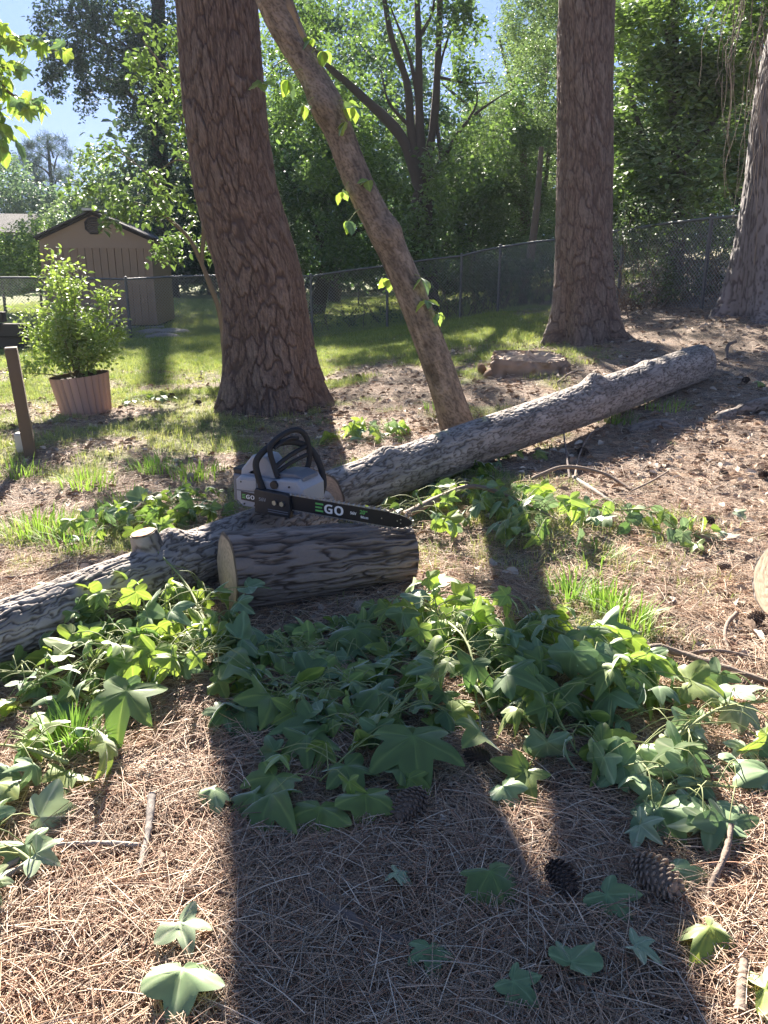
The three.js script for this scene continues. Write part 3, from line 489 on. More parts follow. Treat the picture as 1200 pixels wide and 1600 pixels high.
{
  const B = at(74, 430, 50); B.y = gh(B.x, B.z) - 0.2;
  const t = thing('brick_house', 'low brick house with dark shingle roof far behind the shed', 'house', V(B.x - 4.6, B.y, B.z)); t.rotation.y = 0.25;
  const brick = std(0.2, 0.09, 0.065, 0.95, { bumpMap: fineGrain, bumpScale: 0.01 }), white = std(0.6, 0.58, 0.55), glass = std(0.03, 0.035, 0.04, 0.1);
  const box = (x0, x1, y0, y1, z0, z1) => new THREE.BoxGeometry(x1 - x0, y1 - y0, z1 - z0).translate((x0 + x1) / 2, (y0 + y1) / 2, (z0 + z1) / 2);
  mesh('wall', box(-6, 4.2, 0, 3.3, -8, 0), brick, t);
  const s = new THREE.Shape([[-8.4, 3.3], [0.4, 3.3], [-4, 4.5]].map((p) => new THREE.Vector2(...p)));
  const roof = mesh('roof', new THREE.ExtrudeGeometry(s, { depth: 11, bevelEnabled: false }).rotateY(Math.PI / 2).translate(-6.3, 0, 0), std(0.05, 0.045, 0.045, 1, { bumpMap: fineGrain, bumpScale: 0.01 }), t);
  mesh('fascia', box(-6.3, 4.72, 3.14, 3.32, 0.41, 0.5), white, roof); mesh('fascia', box(4.71, 4.78, 3.13, 3.31, -8, 0.4), white, roof);
  for (const x of [-3, 0.5, 2.6]) { const w = mesh('window', box(x - 0.5, x + 0.5, 1.0, 2.4, 0.003, 0.06), white, t); for (const k of [0, 1]) mesh('pane', box(x - 0.42, x + 0.42, 1.06 + k * 0.66, 1.66 + k * 0.66, 0.061, 0.07), glass, w); }
}
{
  const metal = std(0.13, 0.135, 0.14, 0.6, { metalness: 0.4 }), dull = std(0.09, 0.095, 0.095, 0.7, { metalness: 0.3 });
  const fence = (label, P, hgt, wireMat, railMat) => {
    const t = thing('chain_link_fence', label, 'fence', V(P[0].x, gh(P[0].x, P[0].z), P[0].z)), o = t.position;
    const base = P.map((p) => V(p.x, gh(p.x, p.z), p.z));
    base.forEach((p) => {
      const a = rel(p, o), post = mesh('post', new THREE.CylinderGeometry(0.028, 0.028, hgt + 0.25, 12).translate(a.x, a.y + hgt / 2 - 0.1, a.z), railMat, t);
      mesh('post_cap', new THREE.SphereGeometry(0.034, 10, 8).scale(1, 0.7, 1).translate(a.x, a.y + hgt + 0.035, a.z), railMat, post);
    });
    for (let i = 0; i < base.length - 1; i++) {
      const A = rel(base[i], o), B = rel(base[i + 1], o), up = V(0, hgt, 0);
      mesh('top_rail', bent([A.clone().add(up), A.clone().lerp(B, 0.5).add(up).add(V(0, 0.012, 0)), B.clone().add(up)], 0.021, 0.021, 8, 8), railMat, t);
      const L = A.distanceTo(B), pos = [], idx = [], pitch = 0.062, n = Math.floor(L / pitch), H = hgt - 0.04, side = V(B.x - A.x, 0, B.z - A.z).normalize(), nrm = V(-side.z, 0, side.x), rows = Math.floor(H / pitch);
      const pt = (s, y) => { const p = A.clone().lerp(B, clamp(s / L)); p.y += y; return p; };
      const bar = (a, b, off) => { const d = b.clone().sub(a).normalize(), u = d.clone().cross(nrm).multiplyScalar(0.003), v = nrm.clone().multiplyScalar(0.003), k = pos.length / 3; for (const q of [a, b]) for (const [x, y] of [[1, 0], [-0.5, 0.87], [-0.5, -0.87]]) { const w = q.clone().addScaledVector(u, x).addScaledVector(v, y + off); pos.push(w.x, w.y, w.z); } for (let e = 0; e < 3; e++) { const f = (e + 1) % 3; idx.push(k + e, k + f, k + 3 + e, k + f, k + 3 + f, k + 3 + e); } };
      for (let c = -rows; c < n; c++) {                                  // two sets of slanting wires, looped through one another
        for (const s of [1, -1]) {
          let s0 = c * pitch, s1 = (c + rows) * pitch, y0 = 0.03, y1 = 0.03 + rows * pitch;
          if (s < 0) [y0, y1] = [y1, y0];
          if (s0 < 0) { y0 = lerp(y0, y1, -s0 / (s1 - s0)); s0 = 0; } if (s1 > L) { y1 = lerp(y0, y1, (L - s0) / (s1 - s0)); s1 = L; }
          if (s1 - s0 > 0.02) bar(pt(s0, y0), pt(s1, y1), s);
        }
      }
      if (pos.length) mesh('wire_mesh', soup(pos, idx), wireMat, t).userData.kind = 'stuff';
    }
    return t;
  };
  const pp = (x, y, D) => at(x, y, D);
  fence('galvanised chain link fence running behind the planter and the pines', [pp(-330, 560, 15.6), pp(-60, 545, 16.0), pp(205, 530, 16.4), pp(350, 525, 16.3), pp(488, 520, 16.2), pp(605, 503, 16.1), pp(719, 487, 16.0), pp(778, 480, 15.6), pp(870, 476, 14.2), pp(965, 474, 12.9), pp(1097, 470, 11.3), pp(1290, 460, 9.6)], 1.22, std(0.3, 0.31, 0.32, 0.5, { metalness: 0.3 }), metal);
  fence('dark far chain link fence at the back of the neighbouring lawn', [pp(380, 455, 27), pp(470, 455, 27), pp(560, 455, 27), pp(640, 455, 26.5), pp(740, 452, 25)], 1.25, dull, dull);
}

// ───────────────────────── post, planter, bench, timbers, stump ─────────────────────────
{
  const p = G(49, 716), t = thing('wooden_post', 'short weathered square wooden post at the left edge', 'post', p); t.rotation.set(0.02, 0.35, 0.035);
  const wm = std(0.17, 0.125, 0.085, 0.9, { bumpMap: fibreGrain, bumpScale: 0.004 });
  const g = new RoundedBoxGeometry(0.088, 0.95, 0.088, 3, 0.008).translate(0, 0.385, 0); mesh('shaft', g, wm, t); mesh('cap', new RoundedBoxGeometry(0.086, 0.012, 0.086, 2, 0.005).translate(0, 0.866, 0), std(0.24, 0.2, 0.16, 0.9), t);
  const b = thing('outlet_box', 'small pale outlet box on the ground by the wooden post', 'box', G(36, 706)); mesh('box', new RoundedBoxGeometry(0.085, 0.16, 0.07, 3, 0.01).translate(0, 0.08, 0), std(0.5, 0.49, 0.46, 0.6), b); mesh('lid', new RoundedBoxGeometry(0.07, 0.12, 0.012, 2, 0.004).translate(0, 0.085, 0.038), std(0.45, 0.44, 0.42, 0.6), b); mesh('conduit', bent([V(0, 0.02, -0.03), V(0.05, 0.03, -0.02), V(0.09, 0.06, 0.0)], 0.012, 0.012, 8, 8), std(0.3, 0.3, 0.3), b);
}
{
  const p = G(136, 644), t = thing('planter', 'round planter of reddish staves holding the bright shrub', 'planter', p); t.rotation.set(0.03, 0, 0.09);
  const n = 24, rT = 0.3, rB = 0.255, h = 0.4, q = RNG(4);
  for (let i = 0; i < n; i++) {
    const a = (i + 0.5) / n * 2 * Math.PI, w0 = 2 * Math.PI * rB / n * 0.93, w1 = 2 * Math.PI * rT / n * 0.93, pos = [], idx = [];
    for (let j = 0; j <= 4; j++) for (let k = 0; k <= 6; k++) { const u = k / 6 * 2 - 1, w = lerp(w0, w1, j / 4) / 2; pos.push(u * w, j / 4 * h, lerp(rB, rT, j / 4) + 0.012 * (1 - u ** 4) - 0.012); }
    for (let j = 0; j < 4; j++) for (let k = 0; k < 6; k++) { const s = j * 7 + k; idx.push(s, s + 1, s + 7, s + 1, s + 8, s + 7); }
    const c = rr(0.85, 1.12, q), m = mesh('stave', soup(pos, idx), std(0.42 * c, 0.27 * c, 0.21 * c, 0.85, { bumpMap: fibreGrain, bumpScale: 0.001 }), t); m.rotation.y = a;
  }
  mesh('inner_wall', new THREE.CylinderGeometry(rT - 0.016, rB - 0.016, h - 0.01, 36, 1, true).translate(0, h / 2, 0), std(0.12, 0.075, 0.06), t);
  const sg = new THREE.CircleGeometry(rT - 0.02, 30).rotateX(-Math.PI / 2); mesh('soil', sg.translate(0, h - 0.04, 0), std(0.06, 0.045, 0.035, 1, { bumpMap: fineGrain, bumpScale: 0.02 }), t);
  const s = thing('potted_shrub', 'bright green upright shrub growing in the round planter', 'shrub', V(p.x - 0.03, p.y + 0.36, p.z)), stems = [], blobs = [], qs = RNG(66);
  const S = [[-0.42, 0.55], [-0.3, 0.95], [-0.2, 1.25], [-0.08, 1.12], [0.05, 1.15], [0.15, 1.0], [0.3, 0.85], [0.4, 0.55], [0.42, 0.3], [-0.62, 0.4], [-0.7, 0.62], [0.1, 0.6], [-0.1, 0.7], [0.0, 0.4], [-0.25, 0.5], [0.25, 0.5], [-0.55, 0.1]];
  S.forEach(([x0, y0]) => { const x = x0 * 0.8, y = y0 * 0.88; const z = rr(-0.3, 0.3, qs), e = V(x, y, z); stems.push(bent([V(x * 0.15, -0.03, z * 0.2), V(x * 0.45, y * 0.5, z * 0.5), e], 0.009, 0.003, 10, 5)); for (let k = 0; k < 3; k++) { const f = 0.45 + 0.27 * k; blobs.push([V(x * (0.15 + 0.85 * f), y * f + 0.04, z * f), 0.12, 0.17, 0.12, 1]); } });
  mesh('stems', mergeGeometries(stems), std(0.16, 0.14, 0.07), s);
  crown(s, blobs, 520, CLUMP.small, CROWN, rgb(0.19, 0.29, 0.05), rgb(0.42, 0.54, 0.1), 67, 0.6);
}
{
  const p = G(160, 532), wd = std(0.42, 0.37, 0.31, 0.9, { bumpMap: fibreGrain, bumpScale: 0.003 }), dk = std(0.05, 0.04, 0.033, 0.95, { bumpMap: fibreGrain, bumpScale: 0.004 });
  const t = thing('plank_bench', 'low bench of one pale plank behind the potted shrub', 'bench', V(p.x, p.y, p.z)); mesh('seat', new RoundedBoxGeometry(1.3, 0.06, 0.28, 2, 0.008).translate(-0.25, 0.4, 0), wd, t); for (const x of [-0.75, 0.25]) mesh('leg', new RoundedBoxGeometry(0.2, 0.37, 0.24, 2, 0.01).translate(x, 0.185, 0), std(0.2, 0.16, 0.13, 0.95), t);
  const p2 = G(-10, 546);
  [[0, 0.12, 1.6, 0.24, 'dark railway timber lowest of the pile at the left edge', 0.05], [0.05, 0.36, 1.3, 0.22, 'dark railway timber second from the ground at the left edge', -0.12], [-0.2, 0.58, 0.9, 0.18, 'short dark timber topmost of the pile at the left edge', 0.2]].forEach(([x, y, l, h, label, r]) => { const m = mesh('timber', new RoundedBoxGeometry(l, h, 0.26, 3, 0.015), dk); m.position.set(p2.x + x, p2.y + y - 0.01, p2.z); m.rotation.y = r; tag(m, label, 'timber'); });
}
{
  const p = G(826, 580), q = RNG(8), pos = [], idx = [], col = [], nu = 120, nv = 36;
  for (let j = 0; j <= nv; j++) for (let i = 0; i < nu; i++) {
    const a = i / nu * 6.2832, s = j / nv, side = s < 0.6, k = side ? s / 0.6 : 1, r0 = 0.33 * (1 + 0.3 * noise(Math.cos(a) * 1.6, Math.sin(a) * 1.6, 3) + 0.16 * noise(Math.cos(a) * 5, Math.sin(a) * 5, k * 3) + 0.07 * noise(Math.cos(a) * 17, Math.sin(a) * 17, k * 8)), r = side ? r0 * (1.2 - 0.2 * Math.sqrt(k)) : r0 * (1 - (s - 0.6) / 0.4 * 0.999), y = side ? -0.06 + k * 0.24 : 0.14 + 0.03 * noise(Math.cos(a) * r * 9, Math.sin(a) * r * 9, 6) + 0.03 * noise(Math.cos(a) * r * 30, Math.sin(a) * r * 30, 2);
    pos.push(Math.cos(a) * r * 1.25, y + 0.05 * Math.cos(a + 2), Math.sin(a) * r * 0.75); const f = 0.8 + 0.4 * noise(a * 9, s * 5, 2); col.push(...(side ? [0.32 * f, 0.23 * f, 0.16 * f] : [0.55 * f, 0.42 * f, 0.3 * f]));
  }
  for (let j = 0; j < nv; j++) for (let i = 0; i < nu; i++) { const a = j * nu + i, b = j * nu + (i + 1) % nu; idx.push(a, a + nu, b, b, a + nu, b + nu); }
  const t = thing('tree_stump', 'old rotten stump cut low in front of the right pine', 'stump', p); mesh('wood', soup(pos, idx, col), woodMat, t);
  const chunk = (x, y, z, a) => mesh('rotten_chunk', new THREE.DodecahedronGeometry(0.1, 1).scale(1.6, 0.5, 0.8).rotateY(a).rotateZ(a).translate(x, y, z), std(0.3, 0.19, 0.12, 0.95, { bumpMap: fibreGrain, bumpScale: 0.01 }), t);
  chunk(-0.42, 0.02, 0.12, 0.5); chunk(-0.52, 0.0, -0.1, 2); chunk(0.35, 0.0, 0.2, 1.1);
}

// ───────────────────────── trees, shrubs and vines behind ─────────────────────────
const darkBark = std(0.075, 0.06, 0.05, 0.95, { bumpMap: fibreGrain, bumpScale: 0.008 }), midBark = std(0.16, 0.125, 0.095, 0.95, { bumpMap: fibreGrain, bumpScale: 0.006 });
function tree(name, label, base, limbs, blobs, o) {      // limbs: [points, r0, r1]; first limb is the trunk
  const t = thing(name, label, o.cat ?? 'tree', base, o.group);
  const gs = limbs.map(([pts, a, b]) => bent(pts.map((p) => rel(p, base)), a, b, 22, 9, 0.12));
  mesh('trunk', gs[0], o.bark ?? darkBark, t); gs.slice(1).forEach((g) => mesh('limb', g, o.bark ?? darkBark, t));
  crown(t, blobs.map(([c, ...r]) => [rel(c, base), ...r]), Math.round(o.n * 0.78), o.geo ?? CLUMP.mid, o.mat ?? CROWN, (o.c0 ?? rgb(0.055, 0.115, 0.028)).multiplyScalar(1.2), (o.c1 ?? rgb(0.12, 0.2, 0.045)).multiplyScalar(1.45), o.seed, o.shell ?? 0.5, (o.gap ?? 0.25) + 0.07, o.size);
  return t;
}
const gnd = (px, py, D) => { const p = at(px, py, D); p.y = gh(p.x, p.z); return p; };
{ // many-stemmed hardwood in the middle
  const D = 19, b = gnd(668, 470, D), P = (x, y, d = D) => at(x, y, d);
  const fork = P(660, 300);
  tree('hardwood_tree', 'dark many-stemmed hardwood fanning out behind the leaning trunk', b, [
    [[b.clone().add(V(0, -0.1, 0)), P(660, 390), fork], 0.36, 0.22],
    [[fork, P(628, 215), P(565, 150), P(500, 90), P(455, 20)], 0.16, 0.03], [[fork, P(642, 200), P(636, 130), P(612, 60), P(592, -60)], 0.13, 0.04], [[fork, P(655, 170), P(654, 60), P(648, -80)], 0.12, 0.05],
    [[fork, P(678, 190), P(683, 120), P(690, -70)], 0.11, 0.05], [[fork, P(690, 250), P(730, 190), P(775, 155), P(800, 140)], 0.08, 0.008], [[P(730, 190), P(745, 160), P(742, 120)], 0.03, 0.006], [[P(654, 60), P(675, 20), P(680, -30)], 0.05, 0.015], [[P(690, 250), P(681, 160), P(700, 60), P(725, 20)], 0.06, 0.012], [[P(655, 170), P(640, 90), P(610, 10)], 0.06, 0.015], [[P(642, 200), P(608, 160), P(595, 110)], 0.05, 0.01], [[P(683, 120), P(735, 130), P(775, 128)], 0.035, 0.006]],
    [[P(480, 80), 1.5, 1.1, 1.5, 1.6], [P(560, 60, 19.8), 1.6, 1.0, 1.4, 1.6], [P(640, 50, 20.4), 1.5, 0.9, 1.5, 1.3], [P(700, 50, 19.5), 0.9, 0.9, 1.2, 1.2], [P(560, 190, 20.4), 1.3, 1.1, 1.2, 2.5], [P(500, 210, 20.2), 1.2, 1.2, 1.3, 3], [P(720, 260, 19), 1.0, 0.8, 1.1, 2], [P(620, 260, 20.3), 1.5, 1.0, 0.8, 2], [P(760, 180, 19), 0.8, 0.5, 0.9, 0.8], [P(680, 360, 20.4), 1.6, 1.0, 0.6, 2.4], [P(580, 370, 20.2), 1.4, 0.9, 0.8, 2.4], [P(660, 380, 18.6), 0.45, 0.7, 0.3, 1.2], [P(690, 330, 18.7), 0.5, 0.5, 0.4, 0.9], [P(775, 150, 19), 0.6, 0.4, 0.6, 0.8], [P(740, 125, 19), 0.5, 0.35, 0.5, 0.5], [P(720, 40, 19), 0.5, 0.4, 0.5, 0.5]],
    { n: 2500, seed: 301, gap: 0.5, c0: rgb(0.06, 0.115, 0.028), c1: rgb(0.15, 0.235, 0.05) });
}
{ // fine-leaved mass left of the right pine
  const D = 21, b = gnd(818, 478, D), P = (x, y, d = D) => at(x, y, d);
  tree('privet_tree', 'fine-leaved pale green tree filling the gap left of the right pine', b, [[[b, P(822, 400), P(818, 250), P(815, 150)], 0.16, 0.06], [[P(822, 400), P(850, 300), P(860, 200)], 0.08, 0.03], [[P(820, 330), P(780, 270), P(770, 200)], 0.08, 0.03]],
    [[P(815, 150), 1.15, 1.2, 1.1, 3.2], [P(780, 250), 1.1, 1.1, 1.1, 3], [P(850, 270, 20.6), 1.1, 1.3, 1.1, 3], [P(800, 350), 1.3, 1.0, 1.2, 3], [P(850, 400, 20), 0.9, 0.8, 1, 2], [P(745, 340, 21.5), 0.9, 0.9, 0.9, 1.6], [P(830, 60), 0.9, 0.9, 1, 1.6], [P(770, 160, 21), 0.5, 0.4, 0.6, 0.6], [P(850, -20), 0.8, 1, 1, 1.4]],
    { n: 4200, seed: 302, geo: CLUMP.fine, gap: 0.2, c0: rgb(0.07, 0.125, 0.035), c1: rgb(0.19, 0.26, 0.085), bark: midBark });
  // slender leaning trunk in front of it
  const b2 = gnd(815, 480, 17), t2 = thing('dead_sapling', 'thin dark leaning sapling trunk against the wire fence left of the right pine', 'tree', b2);
  mesh('trunk', bent([V(0, -0.1, 0), rel(at(826, 420, 17), b2), rel(at(838, 330, 17), b2), rel(at(846, 230, 17.2), b2)], 0.11, 0.05, 20, 9), midBark, t2); mesh('trunk_fork', bent([V(0.02, 0.2, 0), rel(at(815, 430, 17), b2), rel(at(828, 405, 17), b2)], 0.05, 0.04, 10, 8), midBark, t2);
}
{ // glossy large-leaved tree to the right of the right pine
  const D = 14.5, b = gnd(1050, 460, D), P = (x, y, d = D) => at(x, y, d);
  tree('glossy_tree', 'dense shiny-leaved tree between the right pine and the vine-hung tree', b, [[[b, P(1055, 380), P(1060, 220), P(1050, 60), P(1050, -120)], 0.18, 0.08], [[P(1057, 300), P(1000, 200), P(980, 120)], 0.07, 0.03], [[P(1058, 250), P(1120, 180), P(1150, 80)], 0.08, 0.03], [[P(1057, 350), P(1000, 320), P(975, 290)], 0.06, 0.02]],
    [[P(1010, 60), 0.75, 0.7, 0.9, 2], [P(1090, 40), 0.95, 0.9, 1, 3], [P(1040, 150), 0.95, 0.7, 0.9, 3], [P(1120, 170), 0.9, 0.7, 0.9, 2.4], [P(1000, 205, 14.2), 0.55, 0.35, 0.7, 1.2], [P(1070, 250, 14), 1.1, 0.6, 0.9, 3], [P(1000, 290, 14), 0.65, 0.6, 0.8, 2], [P(1100, 310, 13.6), 0.9, 0.5, 0.8, 2.4], [P(1050, -60), 1.8, 1, 1.6, 4], [P(1160, 70, 14), 0.8, 0.9, 0.9, 2], [P(990, 365, 14.4), 0.9, 0.5, 0.7, 2]],
    { n: 2900, seed: 303, geo: CLUMP.big, gap: 0.42, c0: rgb(0.06, 0.115, 0.028), c1: rgb(0.18, 0.27, 0.05), size: [0.6, 1.1] });
}
{ // wall of trees farther back
  const spec = [
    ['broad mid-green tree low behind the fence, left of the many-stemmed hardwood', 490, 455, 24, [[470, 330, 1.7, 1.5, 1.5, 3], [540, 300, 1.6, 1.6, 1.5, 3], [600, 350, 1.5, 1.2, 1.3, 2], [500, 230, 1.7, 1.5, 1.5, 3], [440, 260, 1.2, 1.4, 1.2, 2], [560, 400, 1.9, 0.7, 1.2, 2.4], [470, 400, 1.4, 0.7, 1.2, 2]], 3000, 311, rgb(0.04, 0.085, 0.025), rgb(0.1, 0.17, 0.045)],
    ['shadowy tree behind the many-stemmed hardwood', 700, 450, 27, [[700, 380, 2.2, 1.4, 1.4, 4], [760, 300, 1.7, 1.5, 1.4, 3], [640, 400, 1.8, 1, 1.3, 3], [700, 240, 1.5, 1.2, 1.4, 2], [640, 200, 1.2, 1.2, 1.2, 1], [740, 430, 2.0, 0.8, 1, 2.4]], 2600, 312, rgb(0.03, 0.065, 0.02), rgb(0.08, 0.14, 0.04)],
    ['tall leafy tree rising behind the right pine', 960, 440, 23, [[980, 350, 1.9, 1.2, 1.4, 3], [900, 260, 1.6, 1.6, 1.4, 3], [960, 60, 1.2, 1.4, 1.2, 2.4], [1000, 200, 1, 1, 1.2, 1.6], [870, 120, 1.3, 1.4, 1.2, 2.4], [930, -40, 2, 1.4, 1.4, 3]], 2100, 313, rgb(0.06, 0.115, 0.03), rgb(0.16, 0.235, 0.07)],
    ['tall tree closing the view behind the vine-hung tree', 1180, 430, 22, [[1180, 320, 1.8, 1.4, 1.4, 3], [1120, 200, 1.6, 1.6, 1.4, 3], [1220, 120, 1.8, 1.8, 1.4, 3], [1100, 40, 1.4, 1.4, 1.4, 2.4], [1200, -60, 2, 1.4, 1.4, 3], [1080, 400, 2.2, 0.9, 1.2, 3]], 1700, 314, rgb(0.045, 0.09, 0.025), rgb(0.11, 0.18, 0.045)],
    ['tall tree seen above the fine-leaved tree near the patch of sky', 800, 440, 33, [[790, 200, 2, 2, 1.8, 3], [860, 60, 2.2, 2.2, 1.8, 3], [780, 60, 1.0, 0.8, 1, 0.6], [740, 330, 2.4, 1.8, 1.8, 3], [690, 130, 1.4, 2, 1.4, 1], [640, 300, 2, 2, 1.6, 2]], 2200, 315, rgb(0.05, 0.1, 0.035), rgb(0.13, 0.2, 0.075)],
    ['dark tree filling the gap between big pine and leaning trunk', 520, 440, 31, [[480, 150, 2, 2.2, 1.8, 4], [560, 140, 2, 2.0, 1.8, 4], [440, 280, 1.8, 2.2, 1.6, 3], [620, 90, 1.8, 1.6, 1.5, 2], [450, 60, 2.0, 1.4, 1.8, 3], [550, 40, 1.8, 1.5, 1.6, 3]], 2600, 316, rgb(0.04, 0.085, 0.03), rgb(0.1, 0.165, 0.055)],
  ];
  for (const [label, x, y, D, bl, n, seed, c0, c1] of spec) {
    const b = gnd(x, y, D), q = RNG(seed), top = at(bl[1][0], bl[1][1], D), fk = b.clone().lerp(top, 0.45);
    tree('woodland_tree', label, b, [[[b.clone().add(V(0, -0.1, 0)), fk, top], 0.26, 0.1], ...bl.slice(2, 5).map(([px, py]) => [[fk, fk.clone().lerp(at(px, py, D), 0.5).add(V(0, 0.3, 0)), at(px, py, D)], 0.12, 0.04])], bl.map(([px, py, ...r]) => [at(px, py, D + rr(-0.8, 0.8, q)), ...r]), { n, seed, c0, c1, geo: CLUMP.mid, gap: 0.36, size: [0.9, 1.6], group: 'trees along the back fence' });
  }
}
{ // left background
  const D = 36, b = gnd(262, 420, D), P = (x, y, d = D) => at(x, y, d);
  const limbs = [[[b, P(250, 250), P(248, 80), P(246, -150)], 0.45, 0.2]], q = RNG(17), blobs = [[P(270, 330), 1.6, 2.6, 1.8, 5], [P(285, 220), 1.6, 2.4, 1.8, 5], [P(265, 120), 2.4, 2.0, 1.8, 5], [P(180, 60), 2.0, 1.2, 1.6, 4], [P(110, 40), 1.5, 1.0, 1.2, 2.4], [P(150, 110), 1.7, 0.9, 1.2, 2.6], [P(100, 95), 0.9, 0.8, 0.9, 1.1], [P(135, 160), 0.4, 0.6, 0.4, 0.35], [P(90, 130), 0.6, 0.5, 0.6, 0.5], [P(215, 130), 1.6, 1.4, 1.4, 3], [P(240, 10), 2.6, 1.6, 1.8, 4], [P(225, 190), 1.0, 0.8, 1, 1.2], [P(300, 60), 2, 2, 1.8, 3]];
  for (const [x, y, y1] of [[180, 60, 90], [110, 40, 80], [150, 110, 150], [285, 220, 260], [215, 130, 180]]) limbs.push([[P(249, y1 + 30), P((x + 249) / 2, y1 - 4), P(x, y)], 0.14, 0.04]);
  tree('dark_evergreen', 'tall dark evergreen behind the shed spreading toward the open sky', b, limbs, blobs, { n: 3600, seed: 321, geo: CLUMP.far, mat: CROWN_MATTE, gap: 0.3, c0: rgb(0.022, 0.045, 0.03), c1: rgb(0.05, 0.085, 0.045), size: [0.55, 0.95] });
}
{
  const D = 66, b = gnd(90, 400, D), P = (x, y, d = D) => at(x, y, d), limbs = [[[b, P(88, 360), P(82, 300), P(74, 218)], 0.34, 0.08]], blobs = [], q = RNG(33);
  for (const [x, y, w] of [[72, 222, 1.3], [50, 235, 1.1], [92, 240, 1.1], [40, 252, 1.3], [60, 260, 1.1], [97, 268, 1.1], [45, 280, 1.4], [70, 290, 1.2], [104, 285, 1.2], [38, 300, 1.2], [95, 310, 1.4], [55, 325, 1.4], [110, 325, 1.2]]) { limbs.push([[P(84, y + 25), P((x + 84) / 2, y + 8), P(x, y)], 0.08, 0.03]); blobs.push([P(x, y), w, 0.5, w, w]); }
  tree('distant_pine', 'lone thin pine standing far off against the open sky', b, limbs, blobs, { n: 420, seed: 322, geo: CLUMP.needle, mat: CROWN_MATTE, c0: rgb(0.03, 0.06, 0.045), c1: rgb(0.06, 0.1, 0.06), size: [0.9, 1.6], gap: 0.15 });
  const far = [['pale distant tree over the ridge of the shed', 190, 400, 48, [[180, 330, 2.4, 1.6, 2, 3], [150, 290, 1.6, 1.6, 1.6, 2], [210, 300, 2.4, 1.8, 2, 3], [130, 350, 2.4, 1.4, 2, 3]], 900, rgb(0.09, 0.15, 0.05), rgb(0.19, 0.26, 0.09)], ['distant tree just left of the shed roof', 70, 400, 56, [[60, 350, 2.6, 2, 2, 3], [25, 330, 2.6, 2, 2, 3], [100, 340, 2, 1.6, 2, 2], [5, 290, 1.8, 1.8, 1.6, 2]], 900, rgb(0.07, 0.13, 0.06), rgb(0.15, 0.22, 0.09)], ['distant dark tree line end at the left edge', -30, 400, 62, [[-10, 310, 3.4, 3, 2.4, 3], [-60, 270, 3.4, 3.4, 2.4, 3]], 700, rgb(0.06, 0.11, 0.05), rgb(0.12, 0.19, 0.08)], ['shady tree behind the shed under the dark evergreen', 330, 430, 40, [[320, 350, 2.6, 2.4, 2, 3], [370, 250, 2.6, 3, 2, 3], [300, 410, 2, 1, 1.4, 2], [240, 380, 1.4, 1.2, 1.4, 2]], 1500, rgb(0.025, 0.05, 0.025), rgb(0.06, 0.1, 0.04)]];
  for (const [label, x, y, D2, bl, n, c0, c1] of far) { const bb = gnd(x, y, D2); tree('distant_tree', label, bb, [[[bb, at(bl[0][0], bl[0][1], D2)], 0.25, 0.1], [[at((x + bl[0][0]) / 2, (y + bl[0][1]) / 2, D2), at(bl[1][0], bl[1][1], D2)], 0.12, 0.05]], bl.map(([px, py, ...r]) => [at(px, py, D2), ...r]), { n, seed: 330 + x, c0, c1, geo: CLUMP.far, gap: 0.2, size: [0.8, 1.5] }); }
  const hed = [['shrub with small bright leaves left of the shed wall', 62, 460, 26, [[60, 390, 1, 0.9, 0.9, 2], [30, 410, 1, 0.8, 0.9, 2], [90, 385, 0.5, 0.4, 0.5, 0.6]]], ['dense shrub at the left edge before the brick house', 5, 462, 25, [[0, 410, 1.1, 0.8, 0.9, 2], [-50, 400, 1.1, 1, 1, 2], [10, 440, 1.1, 0.5, 0.8, 1]]]];
  for (const [label, x, y, D2, bl] of hed) { const bb = gnd(x, y, D2); tree('garden_shrub', label, bb, [[[bb, at(bl[0][0], bl[0][1], D2)], 0.05, 0.02]], bl.map(([px, py, ...r]) => [at(px, py, D2), ...r]), { cat: 'shrub', n: 620, seed: 350 + x, c0: rgb(0.05, 0.1, 0.025), c1: rgb(0.17, 0.25, 0.055), geo: CLUMP.mid, gap: 0.15 }); }
}
{ // bright sapling in front of the shed's right corner
  const D = 11.5, b = gnd(352, 560, D), P = (x, y, d = D) => at(x, y, d), fk = P(315, 412);
  const tips = [[205, 35], [225, 90], [262, 60], [240, 140], [210, 110], [280, 120], [240, 175], [265, 205], [290, 160], [170, 300], [200, 320], [230, 280], [160, 235], [270, 300], [275, 375], [255, 400], [320, 330], [318, 390], [180, 340], [250, 330], [300, 250], [130, 300]];
  const limbs = [[[b, P(344, 490), P(330, 450), fk, P(295, 372), P(262, 340)], 0.05, 0.025], [[fk, P(318, 350), P(308, 260), P(285, 190), P(262, 120), P(222, 60)], 0.03, 0.01], [[P(262, 340), P(235, 325), P(200, 312)], 0.018, 0.008], [[P(308, 260), P(278, 250), P(240, 272)], 0.012, 0.006], [[P(262, 340), P(245, 290), P(190, 240), P(158, 225)], 0.014, 0.005]];
  const blobs = tips.map(([x, y], i) => [P(x, y, D + Math.sin(i * 2.3) * 0.5), 0.22, 0.14, 0.22, 1]);
  tree('sapling', 'slim crooked sapling with bright translucent leaves before the shed corner', b, limbs, blobs, { n: 400, seed: 371, geo: CLUMP.sapling, gap: 0, c0: rgb(0.075, 0.13, 0.03), c1: rgb(0.125, 0.19, 0.035), bark: midBark, shell: 0.7, size: [0.7, 1.2] });
}
